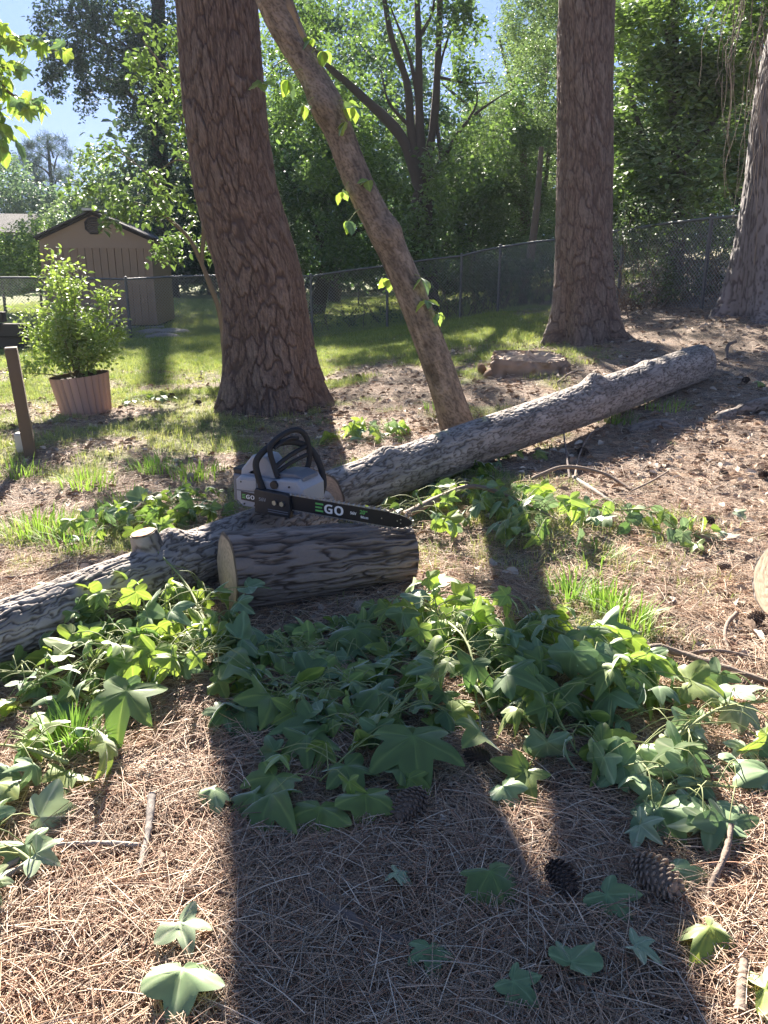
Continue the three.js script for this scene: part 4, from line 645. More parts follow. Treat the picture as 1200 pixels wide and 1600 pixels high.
{ // limb of a tree that stands outside the view at the left
  const D = 6.5, b = gnd(-330, 690, D), P = (x, y, d = D) => at(x, y, d), t = thing('overhanging_tree', 'tree at the left edge reaching bright hanging leaves into the view', 'tree', b), q = RNG(55);
  const limb2 = (pts, a, c) => bent(pts.map((p) => rel(p, b)), a, c, 20, 8);
  mesh('trunk', limb2([b.clone().add(V(0, -0.1, 0)), P(-325, 400), P(-300, 150), P(-290, -200)], 0.16, 0.08), midBark, t);
  const brs = [[[-310, 250], [-180, 120], [-40, 60], [40, 62], [90, 80]], [[-180, 120], [-80, 110], [0, 105], [30, 110]], [[-40, 60], [0, 130], [30, 155], [60, 165]], [[-80, 110], [-20, 150], [0, 185], [15, 220]], [[-60, 90], [0, 40], [40, 75]]];
  brs.forEach((br) => mesh('limb', limb2(br.map(([x, y]) => P(x, y)), 0.025, 0.004), midBark, t));
  const spots = []; brs.forEach((br) => { for (let k = 1; k < br.length; k++) for (let j = 0; j < 14; j++) { const f = q(); spots.push([lerp(br[k - 1][0], br[k][0], f), lerp(br[k - 1][1], br[k][1], f)]); } });
  spots.filter(([x]) => x > -130).forEach(([x, y], i) => { const low = y > 170, m = mesh('leaf', low ? OVAL[i % 6] : STAR[i % 18], LEAFM[2 + i % 3], t); m.position.copy(rel(P(x + rr(-14, 14, q), y + rr(-14, 12, q), D + rr(-0.25, 0.25, q)), b)); m.quaternion.copy(Q(rr(0.2, 1.5, q), rr(0, 6.28, q), rr(-0.6, 0.6, q))); m.scale.setScalar(low ? rr(0.12, 0.18, q) : rr(0.06, 0.1, q)); });
}
{ // brush tangled through the right part of the fence
  const q = RNG(88), mk = (label, xs, ys, D0, D1, n, leaves, seed) => {
    const b = gnd((xs[0] + xs[1]) / 2, 470, (D0 + D1) / 2), t = thing('fence_brush', label, 'undergrowth', b), tw = [];
    for (let i = 0; i < n; i++) { const x = rr(xs[0], xs[1], q), D = rr(D0, D1, q), a = gnd(x, 470, D), pts = [rel(a, b)]; let p = pts[0].clone(), d = V(rr(-0.5, 0.5, q), 1, rr(-0.3, 0.3, q)); const L = rr(0.5, 1.7, q); for (let k = 0; k < 5; k++) { d.add(V(rr(-0.6, 0.6, q), rr(-0.35, 0.15, q), rr(-0.4, 0.4, q))).normalize(); p = p.clone().addScaledVector(d, L / 5); pts.push(p); } tw.push(bent(pts, rr(0.004, 0.012, q), 0.003, 10, 5)); }
    mesh('twigs', mergeGeometries(tw), std(0.17, 0.13, 0.1), t).userData.kind = 'stuff';
    const blobs = []; for (let i = 0; i < 9; i++) { const x = rr(xs[0], xs[1], q), D = rr(D0, D1, q), a = gnd(x, 470, D); blobs.push([rel(a, b).add(V(0, rr(ys[0], ys[1], q), 0)), 0.5, 0.4, 0.4, 1]); }
    crown(t, blobs, leaves, CLUMP.small, CROWN, rgb(0.05, 0.09, 0.03), rgb(0.13, 0.19, 0.06), seed, 0.8, 0.2);
  };
  mk('tangle of bare vines and twigs on the fence right of the right pine', [955, 1130], [0.1, 1.3], 11.8, 13.6, 150, 420, 401);
  mk('low leafy brush along the fence left of the right pine', [690, 870], [0.1, 0.9], 16.3, 17.2, 80, 620, 402);
  mk('thin brush beside the bare earth strip at the fence', [440, 690], [0.0, 0.3], 17.2, 18.2, 26, 120, 403);
  // dim mass of woods beyond everything on the right
  const list = [], cols = [], qq = RNG(404);
  for (let i = 0; i < 5200; i++) { const D = rr(40, 58, qq), x = rr(-13, 40, qq) , y = gh(x, -D) + Math.pow(qq(), 0.8) * (7.5 + 2 * noise(x * 0.3, D)) ; list.push(M4(V(x, y, -D), Q(rr(-0.5, 0.5, qq), rr(0, 6, qq), 0), rr(1.6, 2.8, qq))); cols.push(rgb(0.05, 0.09, 0.04).lerp(rgb(0.11, 0.17, 0.07), qq())); }
  const w = instanced('far_woods', CLUMP.far, CROWN_MATTE, list, scene, cols); tag(w, 'far woods closing the view behind the fence trees', 'woods');
}

// ───────────────────────── cut branches with leaves ─────────────────────────
// each: label, stem pixels along the ground, leaves, spread in metres, height of the heap, leaf size, kind
function leafyBranch(label, stemPx, n, spread, hgt, size, o = {}) {
  n = Math.round(n * 1.35); const q = RNG(o.seed ?? 500 + n), pts = stemPx.map(([x, y, up = 0.03]) => { const p = G(x, y); p.y += up; return p; });
  const base = pts[0].clone(); base.y = gh(base.x, base.z);
  const t = thing('leafy_branch', label, 'branch', base, 'cut leafy branches lying about the logs'), c = curve(pts.map((p) => rel(p, base)));
  mesh('stem', bent(pts.map((p) => rel(p, base)), o.r ?? 0.008, 0.003, 24, 6, 0.1), o.woody ? twigMat : stemMat, t);
  const petioles = [], place = (p, dir, droop, s, geo, mat, roll) => {
    const m = mesh('leaf', geo, mat, t), f = dir.clone().setY(0).normalize().multiplyScalar(Math.cos(droop)).add(V(0, -Math.sin(droop), 0));
    const side = V(f.z, 0, -f.x).normalize(), up = f.clone().cross(side).normalize(); if (up.y < 0) up.negate();
    const x = up.clone().cross(f); m.quaternion.setFromRotationMatrix(new THREE.Matrix4().makeBasis(x, up, f)).multiply(Q(0, 0, roll)); m.position.copy(p); m.scale.setScalar(s); return m;
  };
  const mats = o.mats ?? LEAFM;
  for (let i = 0; i < n; i++) {
    const f = Math.pow((i + 0.5) / n, 0.85), node = c.getPointAt(clamp(f + rr(-0.04, 0.04, q))), a = rr(0, 6.2832, q), far = spread * Math.sqrt(q()) ;
    const p = node.clone().add(V(Math.cos(a) * far * 1.25, 0, Math.sin(a) * far)), w = p.clone().add(base), floor = gh(w.x, w.z) - base.y;
    const heap = hgt * (1 - 0.55 * (far / spread) ** 2) * Math.pow(q(), 0.6), s = lerp(size[0] * 0.75, size[1], Math.pow(q(), 1.4)) * 0.7, star = q() < (o.star ?? 1);
    const droop = clamp(rr(-0.45, 1.45, q) * (heap > 0.05 ? 1 : 0.25) + (o.droop ?? 0), -0.5, 1.45);
    p.y = Math.max(floor + 0.02 + heap, floor + 0.025 + Math.max(0, Math.sin(droop)) * s * 0.75);
    const out = V(Math.cos(a), 0, Math.sin(a)).add(V(rr(-0.8, 0.8, q), 0, 0.35 + rr(-0.6, 0.6, q)));
    place(p, out, droop, s, star ? STAR[i % 18] : OVAL[i % 6], mats[Math.floor(q() * mats.length)], rr(-0.95, 0.95, q));
    if (far < spread * 0.9) petioles.push(bent([node, node.clone().lerp(p, 0.55).add(V(0, 0.04, 0)), p], 0.0022, 0.0016, 6, 4));
  }
  (o.hero ?? []).forEach(([x, y, up, s, ang, droop, k]) => { const p = G(x, y); p.y += up; place(rel(p, base), V(Math.sin(ang), 0, Math.cos(ang)), droop, s * 0.72, STAR[k % 18], (o.heroMats ?? LEAFM)[k % 2], 0); });
  if (petioles.length) mesh('petioles', mergeGeometries(petioles), stemMat, t).userData.kind = 'stuff';
  return t;
}
LEAFM.push(leafMat(0.17, 0.25, 0.04, 0.58), leafMat(0.13, 0.2, 0.1, 0.4), leafMat(0.075, 0.14, 0.04, 0.5));
const SHADE = LEAFM;
leafyBranch('heap of star-shaped leaves against the left fallen trunk', [[305, 990, 0.08], [255, 1005, 0.12], [180, 985, 0.12], [120, 1010, 0.08]], 46, 0.26, 0.24, [0.09, 0.165], { seed: 501, mats: LEAFM });
leafyBranch('tall leaf spray rising in front of the branch stub trunk', [[330, 1010, 0.06], [290, 960, 0.16], [235, 940, 0.3]], 20, 0.14, 0.14, [0.08, 0.13], { seed: 502 });
leafyBranch('sprawling leafy branch left of centre below the left trunk', [[370, 1040, 0.1], [300, 1070, 0.12], [220, 1050, 0.1], [130, 1080, 0.06]], 62, 0.24, 0.17, [0.1, 0.18], { seed: 503, hero: [[205, 1150, 0.16, 0.24, -0.3, 0.55, 2], [360, 1085, 0.12, 0.2, 1.9, 0.2, 5]] });
leafyBranch('shaded leafy branch tucked under the short dark log', [[400, 1030, 0.03], [490, 1028, 0.04], [560, 1015, 0.04], [650, 985, 0.03]], 46, 0.18, 0.03, [0.12, 0.2], { seed: 504, mats: SHADE });
leafyBranch('broad flat shaded leaves below the short log', [[400, 1105, 0.03], [470, 1100, 0.04], [570, 1085, 0.05]], 26, 0.19, 0.05, [0.14, 0.22], { seed: 505, mats: SHADE, hero: [[555, 1020, 0.1, 0.28, 0.1, 0.35, 4]] });
leafyBranch('large flat leaves reaching down toward the pine cone', [[690, 1060, 0.12], [640, 1130, 0.1], [560, 1190, 0.06], [500, 1240, 0.04]], 24, 0.2, 0.08, [0.12, 0.18], { seed: 506, mats: SHADE, hero: [[645, 1205, 0.12, 0.26, 0.05, 0.3, 2], [430, 1240, 0.06, 0.17, -0.5, 0.12, 3], [500, 1285, 0.05, 0.15, -0.15, 0.2, 5], [480, 1180, 0.07, 0.17, 0.2, 0.1, 6], [400, 1265, 0.05, 0.16, -0.9, 0.1, 8], [540, 1225, 0.06, 0.17, 0.5, 0.15, 10], [570, 1270, 0.06, 0.15, 0.1, 0.15, 7], [590, 1120, 0.1, 0.2, -0.9, 0.15, 8]] });
leafyBranch('sunlit leafy branch right of the short log end', [[650, 960, 0.05], [690, 1010, 0.12], [730, 1060, 0.13], [745, 1130, 0.06]], 58, 0.22, 0.19, [0.1, 0.175], { seed: 507 });
leafyBranch('tallest leafy heap with bright yellow-green leaves right of centre', [[820, 1010, 0.1], [870, 1050, 0.16], [920, 1080, 0.16], [960, 1140, 0.08]], 50, 0.23, 0.24, [0.11, 0.19], { seed: 508, hero: [[905, 1065, 0.2, 0.19, 0.9, 0.15, 2], [945, 1110, 0.17, 0.18, 0.6, 0.5, 4], [870, 1130, 0.12, 0.19, -0.4, 0.7, 0]] });
leafyBranch('shaded drooping leaves at the foot of the right leafy heap', [[830, 1110, 0.08], [870, 1160, 0.08], [900, 1200, 0.05]], 13, 0.17, 0.1, [0.13, 0.2], { seed: 509, mats: SHADE });
leafyBranch('pale dusty leaves at the right edge of the straw', [[1000, 1215, 0.05], [1060, 1190, 0.1], [1120, 1150, 0.1], [1200, 1120, 0.06]], 25, 0.24, 0.1, [0.1, 0.18], { seed: 510, mats: [PALE[0], PALE[1], LEAFM[2], LEAFM[3]] });
leafyBranch('curled pale leaves lying lower right on the straw', [[1010, 1265, 0.04], [1070, 1260, 0.07], [1150, 1255, 0.05]], 13, 0.17, 0.1, [0.12, 0.19], { seed: 511, mats: [PALE[0], PALE[1], LEAFM[3]] });
leafyBranch('thick cut limb with leaves right of the saw tip', [[630, 838, 0.12], [690, 812, 0.14], [735, 800, 0.16], [800, 815, 0.14], [870, 840, 0.1]], 62, 0.27, 0.2, [0.11, 0.2], { seed: 512, r: 0.026, woody: true, star: 0.65, droop: 0.25 });
leafyBranch('twig of rounded leaves on the straw right of the limb', [[900, 800, 0.05], [960, 815, 0.07], [1010, 825, 0.1], [1080, 850, 0.03]], 30, 0.2, 0.12, [0.11, 0.19], { seed: 513, star: 0.1, droop: 0.3 });
leafyBranch('small leafy cluster between the big pine and the long trunk', [[540, 690, 0.04], [575, 682, 0.08], [620, 685, 0.04]], 24, 0.2, 0.12, [0.1, 0.2], { seed: 514, mats: [LEAFM[2], LEAFM[4], PALE[1]] });
leafyBranch('green leaves behind the left trunk beside the saw', [[340, 800, 0.06], [290, 805, 0.1], [240, 820, 0.06], [170, 845, 0.03]], 52, 0.25, 0.17, [0.09, 0.17], { seed: 515 });
leafyBranch('shadowed leaves under the middle of the long trunk', [[680, 775, 0.04], [730, 735, 0.06], [790, 715, 0.05]], 26, 0.22, 0.1, [0.1, 0.17], { seed: 516, mats: SHADE });
leafyBranch('few curling leaves at the far left on the straw', [[110, 1215, 0.05], [60, 1210, 0.08], [0, 1190, 0.06]], 9, 0.15, 0.11, [0.11, 0.19], { seed: 517, mats: [PALE[1], LEAFM[3], LEAFM[2]] });
leafyBranch('thin leafy shoots left of the grass tuft', [[150, 1120, 0.05], [80, 1095, 0.1], [10, 1090, 0.1]], 18, 0.15, 0.12, [0.08, 0.14], { seed: 518 });
leafyBranch('leaves and sticks at the lower left edge', [[60, 1370, 0.03], [20, 1355, 0.06], [-40, 1340, 0.06]], 5, 0.14, 0.08, [0.14, 0.2], { seed: 519, mats: [PALE[0], PALE[1], LEAFM[3]] });
leafyBranch('flat green weeds between the planter and the big pine', [[190, 632, 0.01], [220, 628, 0.02], [248, 625, 0.01]], 26, 0.22, 0.06, [0.1, 0.17], { seed: 520, star: 0, mats: [LEAFM[2], PALE[1]] });
{ // leaves lying alone
  const q = RNG(600);
  [[283, 1468, 0.12, 0.6, 'pale torn leaf on the sunlit straw above the lowest left leaf', 0], [287, 1545, 0.14, 0.1, 'lowest star leaf at the bottom left, on the straw beside the shadow', 1], [618, 1386, 0.075, 1.2, 'small folded leaf alone in the middle of the broad shadow', 0], [765, 1390, 0.15, 0.3, 'dark leaf on the right rim of the broad shadow', 2], [672, 1505, 0.1, 0.1, 'five-pointed leaf low in the broad shadow', 3], [785, 1250, 0.1, 0.5, 'pale leaf in the lit strip between the two shadows', 1], [945, 1425, 0.13, 0.8, 'leaf lying in the narrow shadow left of the big cone', 3], [1050, 1385, 0.13, 0.5, 'leaf draped over the big pine cone', 1], [1105, 1480, 0.17, 0.4, 'large cupped leaf at the lower right', 4], [1175, 1225, 0.16, 2.0, 'big pale grey leaf at the right edge', 1], [1190, 1575, 0.12, 1.4, 'leaf at the bottom right corner', 4], [890, 1530, 0.11, 2.4, 'leaf in the narrow shadow near the bottom', 3], [800, 1560, 0.1, 0.9, 'dim leaf at the bottom between the two shadows', 3], [335, 1255, 0.11, -0.7, 'pale leaf at the left rim of the broad shadow', 1], [990, 1500, 0.09, 1, 'small curled leaf beside the lower sticks', 0], [1150, 812, 0.1, 1, 'pale leaf on the straw above the right log end', 0], [1185, 605, 0.15, 1.6, 'green leaf pair by the right edge near the long trunk', 4]].forEach(([x, y, s, a, label, k], i) => {
    const p = G(x, y), m = mesh('fallen_leaf', STAR[(i * 5) % 18], [PALE[0], PALE[1], LEAFM[0], LEAFM[3], LEAFM[2]][k]); p.y += 0.03 + s * 0.16; m.position.copy(p); m.quaternion.copy(Q(rr(-0.1, 0.25, q), a, rr(-0.25, 0.25, q))); m.scale.setScalar(s * 0.72); tag(m, label, 'leaf', null);
  });
}

// ───────────────────────── cones, sticks ─────────────────────────
function coneGeo(seed, open) {
  const q = RNG(seed), gs = [new THREE.SphereGeometry(0.5, 12, 10).scale(0.52, 1.0, 0.52).toNonIndexed()];
  for (let k = 0; k < 110; k++) { const f = k / 110, y = lerp(-0.5, 0.47, f), r = 0.3 * Math.pow(Math.sin(Math.PI * (0.12 + 0.8 * f)), 0.7), a = k * 2.39996; const g = new THREE.SphereGeometry(0.1, 6, 5).scale(0.62, 0.3, 1.0 + open).toNonIndexed(); g.rotateX(-0.5 + f * -0.3).translate(0, y, r).rotateY(a + rr(-0.05, 0.05, q)); gs.push(g); }
  return mergeGeometries(gs.map((g) => { g.deleteAttribute('uv'); return g; }));
}
{
  const geos = [coneGeo(1, 0.1), coneGeo(2, 0.5), coneGeo(3, 0.8)], cm = [std(0.16, 0.115, 0.085, 0.85), std(0.24, 0.18, 0.135, 0.85), std(0.07, 0.05, 0.04, 0.9)], q = RNG(44);
  const L = [[640, 1280, 0.15, 'closed pine cone in the broad shadow under the large flat leaves', 0, 0], [1022, 1395, 0.17, 'big silvery pine cone at the lower right', 0, 1], [198, 1118, 0.09, 'pine cone half hidden between leaves on the left', 1, 1], [745, 1195, 0.1, 'dark cone beneath the sunlit leafy branch', 1, 2], [1180, 975, 0.1, 'pine cone at the foot of the sawn log end', 1, 0], [1130, 892, 0.085, 'small cone on the straw left of the sawn log end', 1, 1], [1105, 822, 0.1, 'flat dark cone above the pale bark slab', 2, 2], [1130, 745, 0.08, 'dark cone on the straw, left of the one at the right edge', 2, 2], [1192, 748, 0.1, 'dark cone at the right edge above the sawn log end', 2, 2], [910, 712, 0.11, 'dark open cone on the straw below the long trunk', 2, 2], [268, 622, 0.1, 'round dark cone left of the big pine', 2, 2], [310, 632, 0.09, 'cone lying close to the big pine base', 2, 2], [245, 958, 0.08, 'brown cone caught in the leaf heap on the left trunk', 1, 1], [875, 1390, 0.12, 'dark cone in the narrow shadow', 1, 2], [205, 660, 0.09, 'flat cone in the grass below the planter', 2, 2], [560, 590, 0.08, 'cone on the lawn edge behind the leaning trunk', 2, 2], [1165, 600, 0.12, 'dark open cone by the leaf pair at the right edge', 2, 2]];
  L.forEach(([x, y, s, label, g, m], i) => { const p = G(x, y); p.y += s * 0.3; const o = thing('pine_cone', label, 'pine cone', p, 'pine cones on the ground'); mesh('scales', geos[g], cm[m], o); const st = mesh('stalk', new THREE.CylinderGeometry(0.03, 0.045, 0.1, 8).translate(0, -0.55, 0), cm[2], o); o.scale.setScalar(s * 0.74); o.rotation.set(Math.PI / 2 + rr(-0.25, 0.25, q), 0, [0.9, -0.6, 1.3, 2.2][i % 4] + rr(-0.3, 0.3, q)); });
}
{
  const sticks = [
    ['slender grey stick standing across the other one on the lit straw', [[240, 1265, 0.05], [232, 1320, 0.03], [212, 1390, 0.01]], 0.011, 0.007], ['long thin stick curving from the left edge to the slender grey stick', [[-10, 1385, 0.03], [60, 1345, 0.03], [140, 1333, 0.03], [222, 1333, 0.025]], 0.008, 0.006], ['crooked twig running from the lit straw into the broad shadow', [[222, 1382, 0.015], [250, 1398, 0.012], [320, 1397, 0.02], [360, 1403, 0.012], [420, 1395, 0.015]], 0.007, 0.005], ['pale short stick at the lower left edge', [[-10, 1395, 0.02], [30, 1375, 0.03], [60, 1368, 0.02]], 0.011, 0.009],
    ['dark bark strip lying in the broad shadow', [[480, 1405, 0.012], [530, 1440, 0.02], [590, 1472, 0.016], [650, 1480, 0.01]], 0.022, 0.012], ['thick bent stick near the right edge below the grass tuft', [[985, 1040, 0.02], [1020, 1030, 0.05], [1060, 1032, 0.03], [1130, 1055, 0.03], [1210, 1078, 0.02]], 0.016, 0.012], ['straight thinner stick beside the thick bent stick', [[1060, 1030, 0.015], [1120, 1028, 0.03], [1210, 1045, 0.02]], 0.009, 0.007], ['broken twig bent upright left of the sawn log end', [[1150, 968, 0.03], [1135, 985, 0.03], [1132, 1005, 0.02], [1142, 1025, 0.01]], 0.009, 0.006],
    ['long arching stick on the straw below the long trunk', [[830, 755, 0.03], [880, 750, 0.09], [940, 755, 0.07], [985, 770, 0.02]], 0.013, 0.011], ['stick leaning up toward the long trunk', [[897, 757, 0.02], [905, 720, 0.05], [925, 690, 0.08], [950, 678, 0.08]], 0.008, 0.005], ['pale forked stick pointing at the rounded leaves', [[895, 752, 0.03], [930, 775, 0.03], [962, 795, 0.02]], 0.013, 0.011], ['dark upright twig by the arching stick', [[890, 752, 0.02], [882, 725, 0.12], [878, 705, 0.16]], 0.008, 0.005], ['thin brown stick right of the arching stick', [[985, 772, 0.02], [1015, 762, 0.04], [1043, 745, 0.04]], 0.007, 0.006],
    ['half buried grey limb near the right edge below the long trunk', [[1112, 660, -0.02], [1150, 648, 0.03], [1215, 636, 0.06]], 0.05, 0.045], ['half buried grey root beside the half buried limb', [[980, 676, -0.04], [1030, 668, 0.01], [1068, 668, -0.03]], 0.06, 0.05], ['dark root hook by the far end of the long trunk', [[1134, 562, 0.0], [1137, 550, 0.08], [1148, 545, 0.08]], 0.022, 0.016], ['bent brown stick behind the left trunk by the stub', [[165, 835, 0.02], [215, 815, 0.08], [250, 795, 0.1], [270, 793, 0.03]], 0.02, 0.012], ['thin twig behind the left trunk at the left', [[0, 910, 0.02], [50, 905, 0.02], [110, 885, 0.03]], 0.01, 0.008],
    ['knobby stick standing in the straw at the lower right', [[1105, 1440, 0.0], [1108, 1405, 0.03], [1130, 1360, 0.05], [1138, 1320, 0.06]], 0.011, 0.007], ['stubby stick at the bottom right', [[1155, 1595, 0.02], [1158, 1550, 0.03], [1160, 1518, 0.03]], 0.013, 0.01], ['thin twig in the lit strip', [[785, 1290, 0.02], [810, 1340, 0.02], [830, 1400, 0.01]], 0.009, 0.006], ['twig between the pale leaves at the right', [[890, 1120, 0.1], [960, 1115, 0.02], [1090, 1110, 0.03]], 0.005, 0.004], ['stick at the foot of the short log right end', [[655, 940, 0.01], [680, 925, 0.03], [695, 918, 0.02]], 0.012, 0.008], ['thin pale stick along the middle of the long trunk', [[925, 630, 0.03], [965, 618, 0.04], [1000, 610, 0.05]], 0.008, 0.006], ['slim root on the straw near the stump', [[868, 600, 0.0], [890, 588, 0.03], [903, 582, 0.02]], 0.014, 0.01],
  ];
  const buried = ridgeBark(55, 0.018, 0.07, 0.01, [0.08, 0.062, 0.05], [0.22, 0.185, 0.16]);
  const sm = [twigMat, std(0.3, 0.26, 0.22, 0.9, { bumpMap: fibreGrain, bumpScale: 0.002 }), std(0.13, 0.1, 0.085, 0.9, { bumpMap: fibreGrain, bumpScale: 0.003 })];
  sticks.forEach(([label, pts, a, b], i) => { const P = pts.map(([x, y, up]) => { const p = G(x, y); p.y += up; return p; }), m = label.startsWith('half') ? mesh('stick', limb(curve(P.map((p) => rel(p, P[0]))), (u) => lerp(a, b, u) * (1 + 0.35 * noise(u * 5, a * 99)), 90, 40, buried), barkMat) : mesh('stick', bent(P.map((p) => rel(p, P[0])), a, b, 28, 8, 0.18), label.startsWith('dark') ? sm[2] : label.includes('grey') || label.startsWith('pale') ? sm[1] : sm[0]); m.position.copy(P[0]); tag(m, label, 'stick', 'fallen sticks on the straw'); });
  const slab = thing('bark_slab', 'pale flat bark slab on the straw beside the rounded leaves', 'bark', G(1125, 842)); mesh('slab', new THREE.DodecahedronGeometry(0.1, 1).scale(1.2, 0.12, 0.5).translate(0, 0.015, 0), std(0.45, 0.38, 0.3, 0.9, { bumpMap: fibreGrain, bumpScale: 0.003 }), slab); mesh('splinter', new THREE.DodecahedronGeometry(0.06, 0).scale(1.4, 0.1, 0.3).rotateY(0.6).translate(0.05, 0.02, 0.03), std(0.4, 0.32, 0.24, 0.9), slab);
}

// ───────────────────────── straw, chips, grass ─────────────────────────
{
  const needle = (() => { const pos = [], idx = [], n = 5; for (let j = 0; j <= n; j++) { const t = j / n, x = (t - 0.5), y = 0.05 * Math.sin(t * Math.PI), z = 0.12 * (t * t - t); for (const [a, b] of [[0, 1], [0.87, -0.5], [-0.87, -0.5]]) pos.push(x, y + b * 0.0065, z + a * 0.0065); } for (let j = 0; j < n; j++) for (let e = 0; e < 3; e++) { const a = j * 3 + e, b = j * 3 + (e + 1) % 3; idx.push(a, b, a + 3, b, b + 3, a + 3); } return soup(pos, idx); })();
  const q = RNG(700), list = [], cols = [], D0 = 0.85, D1 = 11.5;
  for (let i = 0; i < 240000; i++) {
    const D = D0 * Math.pow(D1 / D0, q()), x = (q() * 2 - 1) * (D * 0.6 + 0.75), g = lawn(x, D); if (q() < g * 0.9) continue;
    const clump = noise(x * 5, D * 5, 3); if (q() < 0.35 - clump * 0.45) continue;
    const s = q() < 0.5 ? rr(0.03, 0.085, q) : rr(0.09, 0.19, q), dir = noise(x * 1.2, D * 1.2, 9) * 4 + rr(-1.6, 1.6, q);
    list.push(M4(onG(x, -D, Math.pow(q(), 2) * 0.028 + 0.002 + (clump > 0.2 ? 0.012 * q() : 0)), Q(rr(-1, 1, q), dir, rr(-0.16, 0.2, q)), V(s, Math.max(s, 0.1), Math.max(s, 0.1))));
    const k = rr(0.45, 1.2, q); cols.push(q() < 0.3 ? rgb(0.62 * k, 0.5 * k, 0.38 * k) : q() < 0.25 ? rgb(0.36 * k, 0.2 * k, 0.125 * k) : rgb(0.5 * k, 0.345 * k, 0.235 * k));
  }
  for (let b = 0; b < 420; b++) {
    const D = 0.95 * Math.pow(7, q()), x = (q() * 2 - 1) * (D * 0.6 + 0.6), dir = q() * 6.28, m = 8 + q() * 16; if (lawn(x, D) > 0.4) continue;
    for (let i = 0; i < m; i++) { const s = rr(0.1, 0.2, q), k = rr(0.6, 1.25, q), px = x + rr(-0.05, 0.05, q), pz = D + rr(-0.05, 0.05, q); list.push(M4(onG(px, -pz, 0.004 + 0.016 * q()), Q(rr(-1, 1, q), dir + rr(-0.35, 0.35, q), rr(-0.12, 0.14, q)), s)); cols.push(rgb(0.55 * k, 0.38 * k, 0.25 * k)); }
  }
  tag(instanced('pine_straw', needle, std(1, 1, 1, 0.7), list, scene, cols), 'brown pine needles strewn over the ground', 'pine straw');
  const chip = new THREE.TetrahedronGeometry(1).scale(1, 0.35, 0.6), cl = [], cc = [];
  for (let i = 0; i < 42000; i++) { const D = 1.0 * Math.pow(9, q()), x = (q() * 2 - 1) * (D * 0.6 + 0.6); cl.push(M4(onG(x, -D, 0.004 + 0.012 * q()), Q(q() * 6, q() * 6, q() * 6), rr(0.003, 0.011, q) * (q() < 0.06 ? 2 : 1))); const k = rr(0.4, 1, q); cc.push(q() < 0.45 ? rgb(0.72 * k, 0.6 * k, 0.48 * k) : rgb(0.3 * k, 0.2 * k, 0.14 * k)); }
  tag(instanced('wood_chips', chip, std(1, 1, 1, 0.9), cl, scene, cc), 'pale sawdust chips and crumbs scattered on the straw', 'wood chips');
  const dl = ovalLeaf(260, 0.3, 0.8), ll = [], lc = [];
  for (let i = 0; i < 12000; i++) { const D = 2.4 * Math.pow(6, Math.pow(q(), 0.7)), x = (q() * 2 - 1) * (D * 0.6 + 0.6); if (D < 5 && q() < 0.6) continue; if (q() < lawn(x, D) * 0.9) continue; ll.push(M4(onG(x, -D, 0.012), Q(rr(-0.5, 0.5, q), q() * 6.3, rr(-0.6, 0.6, q)), rr(0.03, 0.09, q))); const k = rr(0.5, 1.2, q); lc.push(q() < 0.5 ? rgb(0.48 * k, 0.4 * k, 0.32 * k) : rgb(0.3 * k, 0.2 * k, 0.13 * k)); }
  tag(instanced('dry_leaves', dl, std(1, 1, 1, 0.85), ll, scene, lc), 'small dry brown leaves littering the yard', 'leaf litter');
}
function tuftGeo(seed, n, h, spread, w) {
  const q = RNG(seed), pos = [], idx = [], col = [];
  for (let k = 0; k < n; k++) {
    const a = q() * 6.283, r = spread * Math.sqrt(q()), x = Math.cos(a) * r, z = Math.sin(a) * r, L = h * rr(0.55, 1.15, q), b = a + rr(-0.9, 0.9, q), lean = rr(0.15, 0.9, q), o = pos.length / 3, sx = -Math.sin(b) * w * rr(0.7, 1.2, q), sz = Math.cos(b) * w;
    for (let j = 0; j <= 3; j++) { const t = j / 3, out = L * lean * t * t, y = L * t * (1 - 0.3 * lean * t), ww = (1 - t * t * 0.95); for (const s of [-1, 1]) { pos.push(x + Math.cos(b) * out + sx * ww * s, y, z + Math.sin(b) * out + sz * ww * s); const v = 0.8 + 0.35 * hash(k, seed, 1); col.push(v, v, v); } }
    for (let j = 0; j < 3; j++) { const e = o + j * 2; idx.push(e, e + 1, e + 2, e + 1, e + 3, e + 2); }
  }
  return soup(pos, idx, col);
}
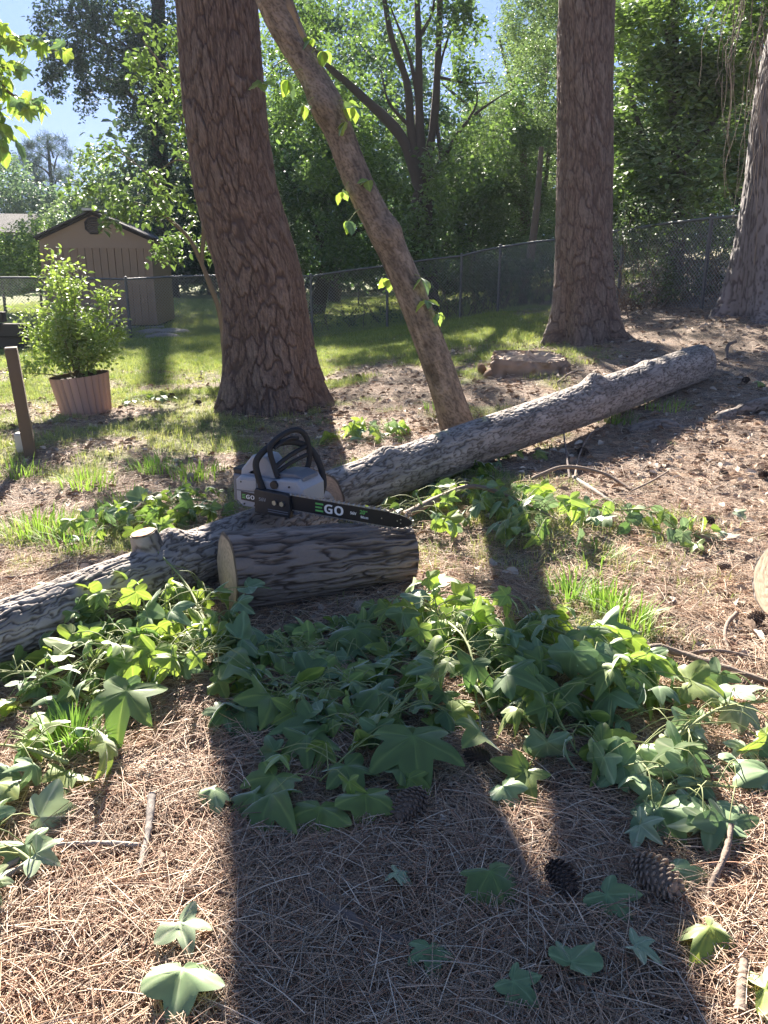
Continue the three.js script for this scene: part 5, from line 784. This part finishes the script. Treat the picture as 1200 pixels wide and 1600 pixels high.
{
  const gm = phys({ color: rgb(1, 1, 1), vertexColors: true, roughness: 0.85, transmission: 0.45, thickness: 0 }), q = RNG(800), T = [tuftGeo(1, 14, 0.07, 0.06, 0.0022), tuftGeo(2, 18, 0.06, 0.09, 0.002)];
  const lists = [[], []], cols = [[], []];
  const put = (x, D, s, dry) => { const k = lists[0].length > lists[1].length ? 1 : 0; lists[k].push(M4(onG(x, -D, -0.003), Q(0, q() * 6.28, 0), V(s, s * rr(0.7, 1.3, q), s))); cols[k].push(rgb(0.18, 0.29, 0.05).lerp(rgb(0.5, 0.55, 0.12), Math.pow(q(), 1.3)).lerp(rgb(0.42, 0.37, 0.2), dry * q())); };
  for (let i = 0; i < 46000; i++) { const D = 9 + 9.5 * Math.pow(q(), 0.9), x = rr(-8.5, 4, q); if (q() > lawn(x, D)) continue; put(x, D, rr(0.7, 1.3, q), 0.35); }
  for (let i = 0; i < 26000; i++) { const D = 2.4 * Math.pow(4, q()), x = (q() * 2 - 1) * (D * 0.6 + 0.8); if (q() > lawn(x, D) * 0.75) continue; put(x, D, rr(0.6, 1.25, q) * (D < 4 ? 0.9 : 1), 0.6); }
  for (let i = 0; i < 16000; i++) { const D = 18 + 16 * Math.pow(q(), 1.2), x = rr(-14, 7, q); if (q() > lawn(x, D)) continue; put(x, D, rr(1.2, 2.2, q), 0.3); }
  lists.forEach((l, k) => tag(instanced('grass', T[k], gm, l, scene, cols[k]), k ? 'fine low grass among the straw and on the lawn' : 'green lawn grass and sparse blades across the yard', 'grass'));
  const tm = [leafMat(0.15, 0.26, 0.045, 0.45, 0.1), leafMat(0.2, 0.32, 0.05, 0.45, 0.1)];
  const L = [[115, 1168, 0.13, 150, 'thick bright grass tuft among the straw at the left'], [950, 955, 0.14, 110, 'long-bladed grass tuft right of centre behind the leafy heap'], [890, 935, 0.13, 90, 'grass tuft between the limb leaves and the leafy heap'], [985, 985, 0.15, 80, 'spiky grass tuft nearest the thick bent stick'], [925, 880, 0.1, 60, 'small grass tuft below the rounded leaves'], [60, 830, 0.14, 130, 'grass tuft in front of the left trunk at the left edge'], [110, 850, 0.13, 110, 'grass tuft next to the stub on the left trunk'], [140, 760, 0.13, 110, 'wide grass tuft in the mid yard at the left'], [240, 735, 0.14, 130, 'grass tuft between the wooden post and the big pine'], [310, 745, 0.13, 110, 'grass tuft just left of the chainsaw'], [45, 560, 0.12, 60, 'grass tuft beneath the dark timbers'], [200, 790, 0.12, 90, 'grass tuft behind the branch stub'], [960, 658, 0.12, 80, 'grass tuft under the far half of the long trunk'], [1040, 640, 0.11, 60, 'sparse tuft near the half buried root'], [690, 640, 0.12, 70, 'grass tuft just behind the foot of the leaning trunk'], [25, 742, 0.13, 90, 'grass tuft at the left edge under the wooden post']];
  L.forEach(([x, y, h, n, label], i) => { const p = G(x, y), t = thing('grass_tuft', label, 'grass tuft', p); mesh('blades', tuftGeo(900 + i, n, h, y > 900 ? 0.09 : 0.2, 0.0045), tm[i % 2], t).userData.kind = 'stuff'; });
}

scene.fog = new THREE.FogExp2(0xcfdcf0, 0.0006);
renderer.render(scene, camera);
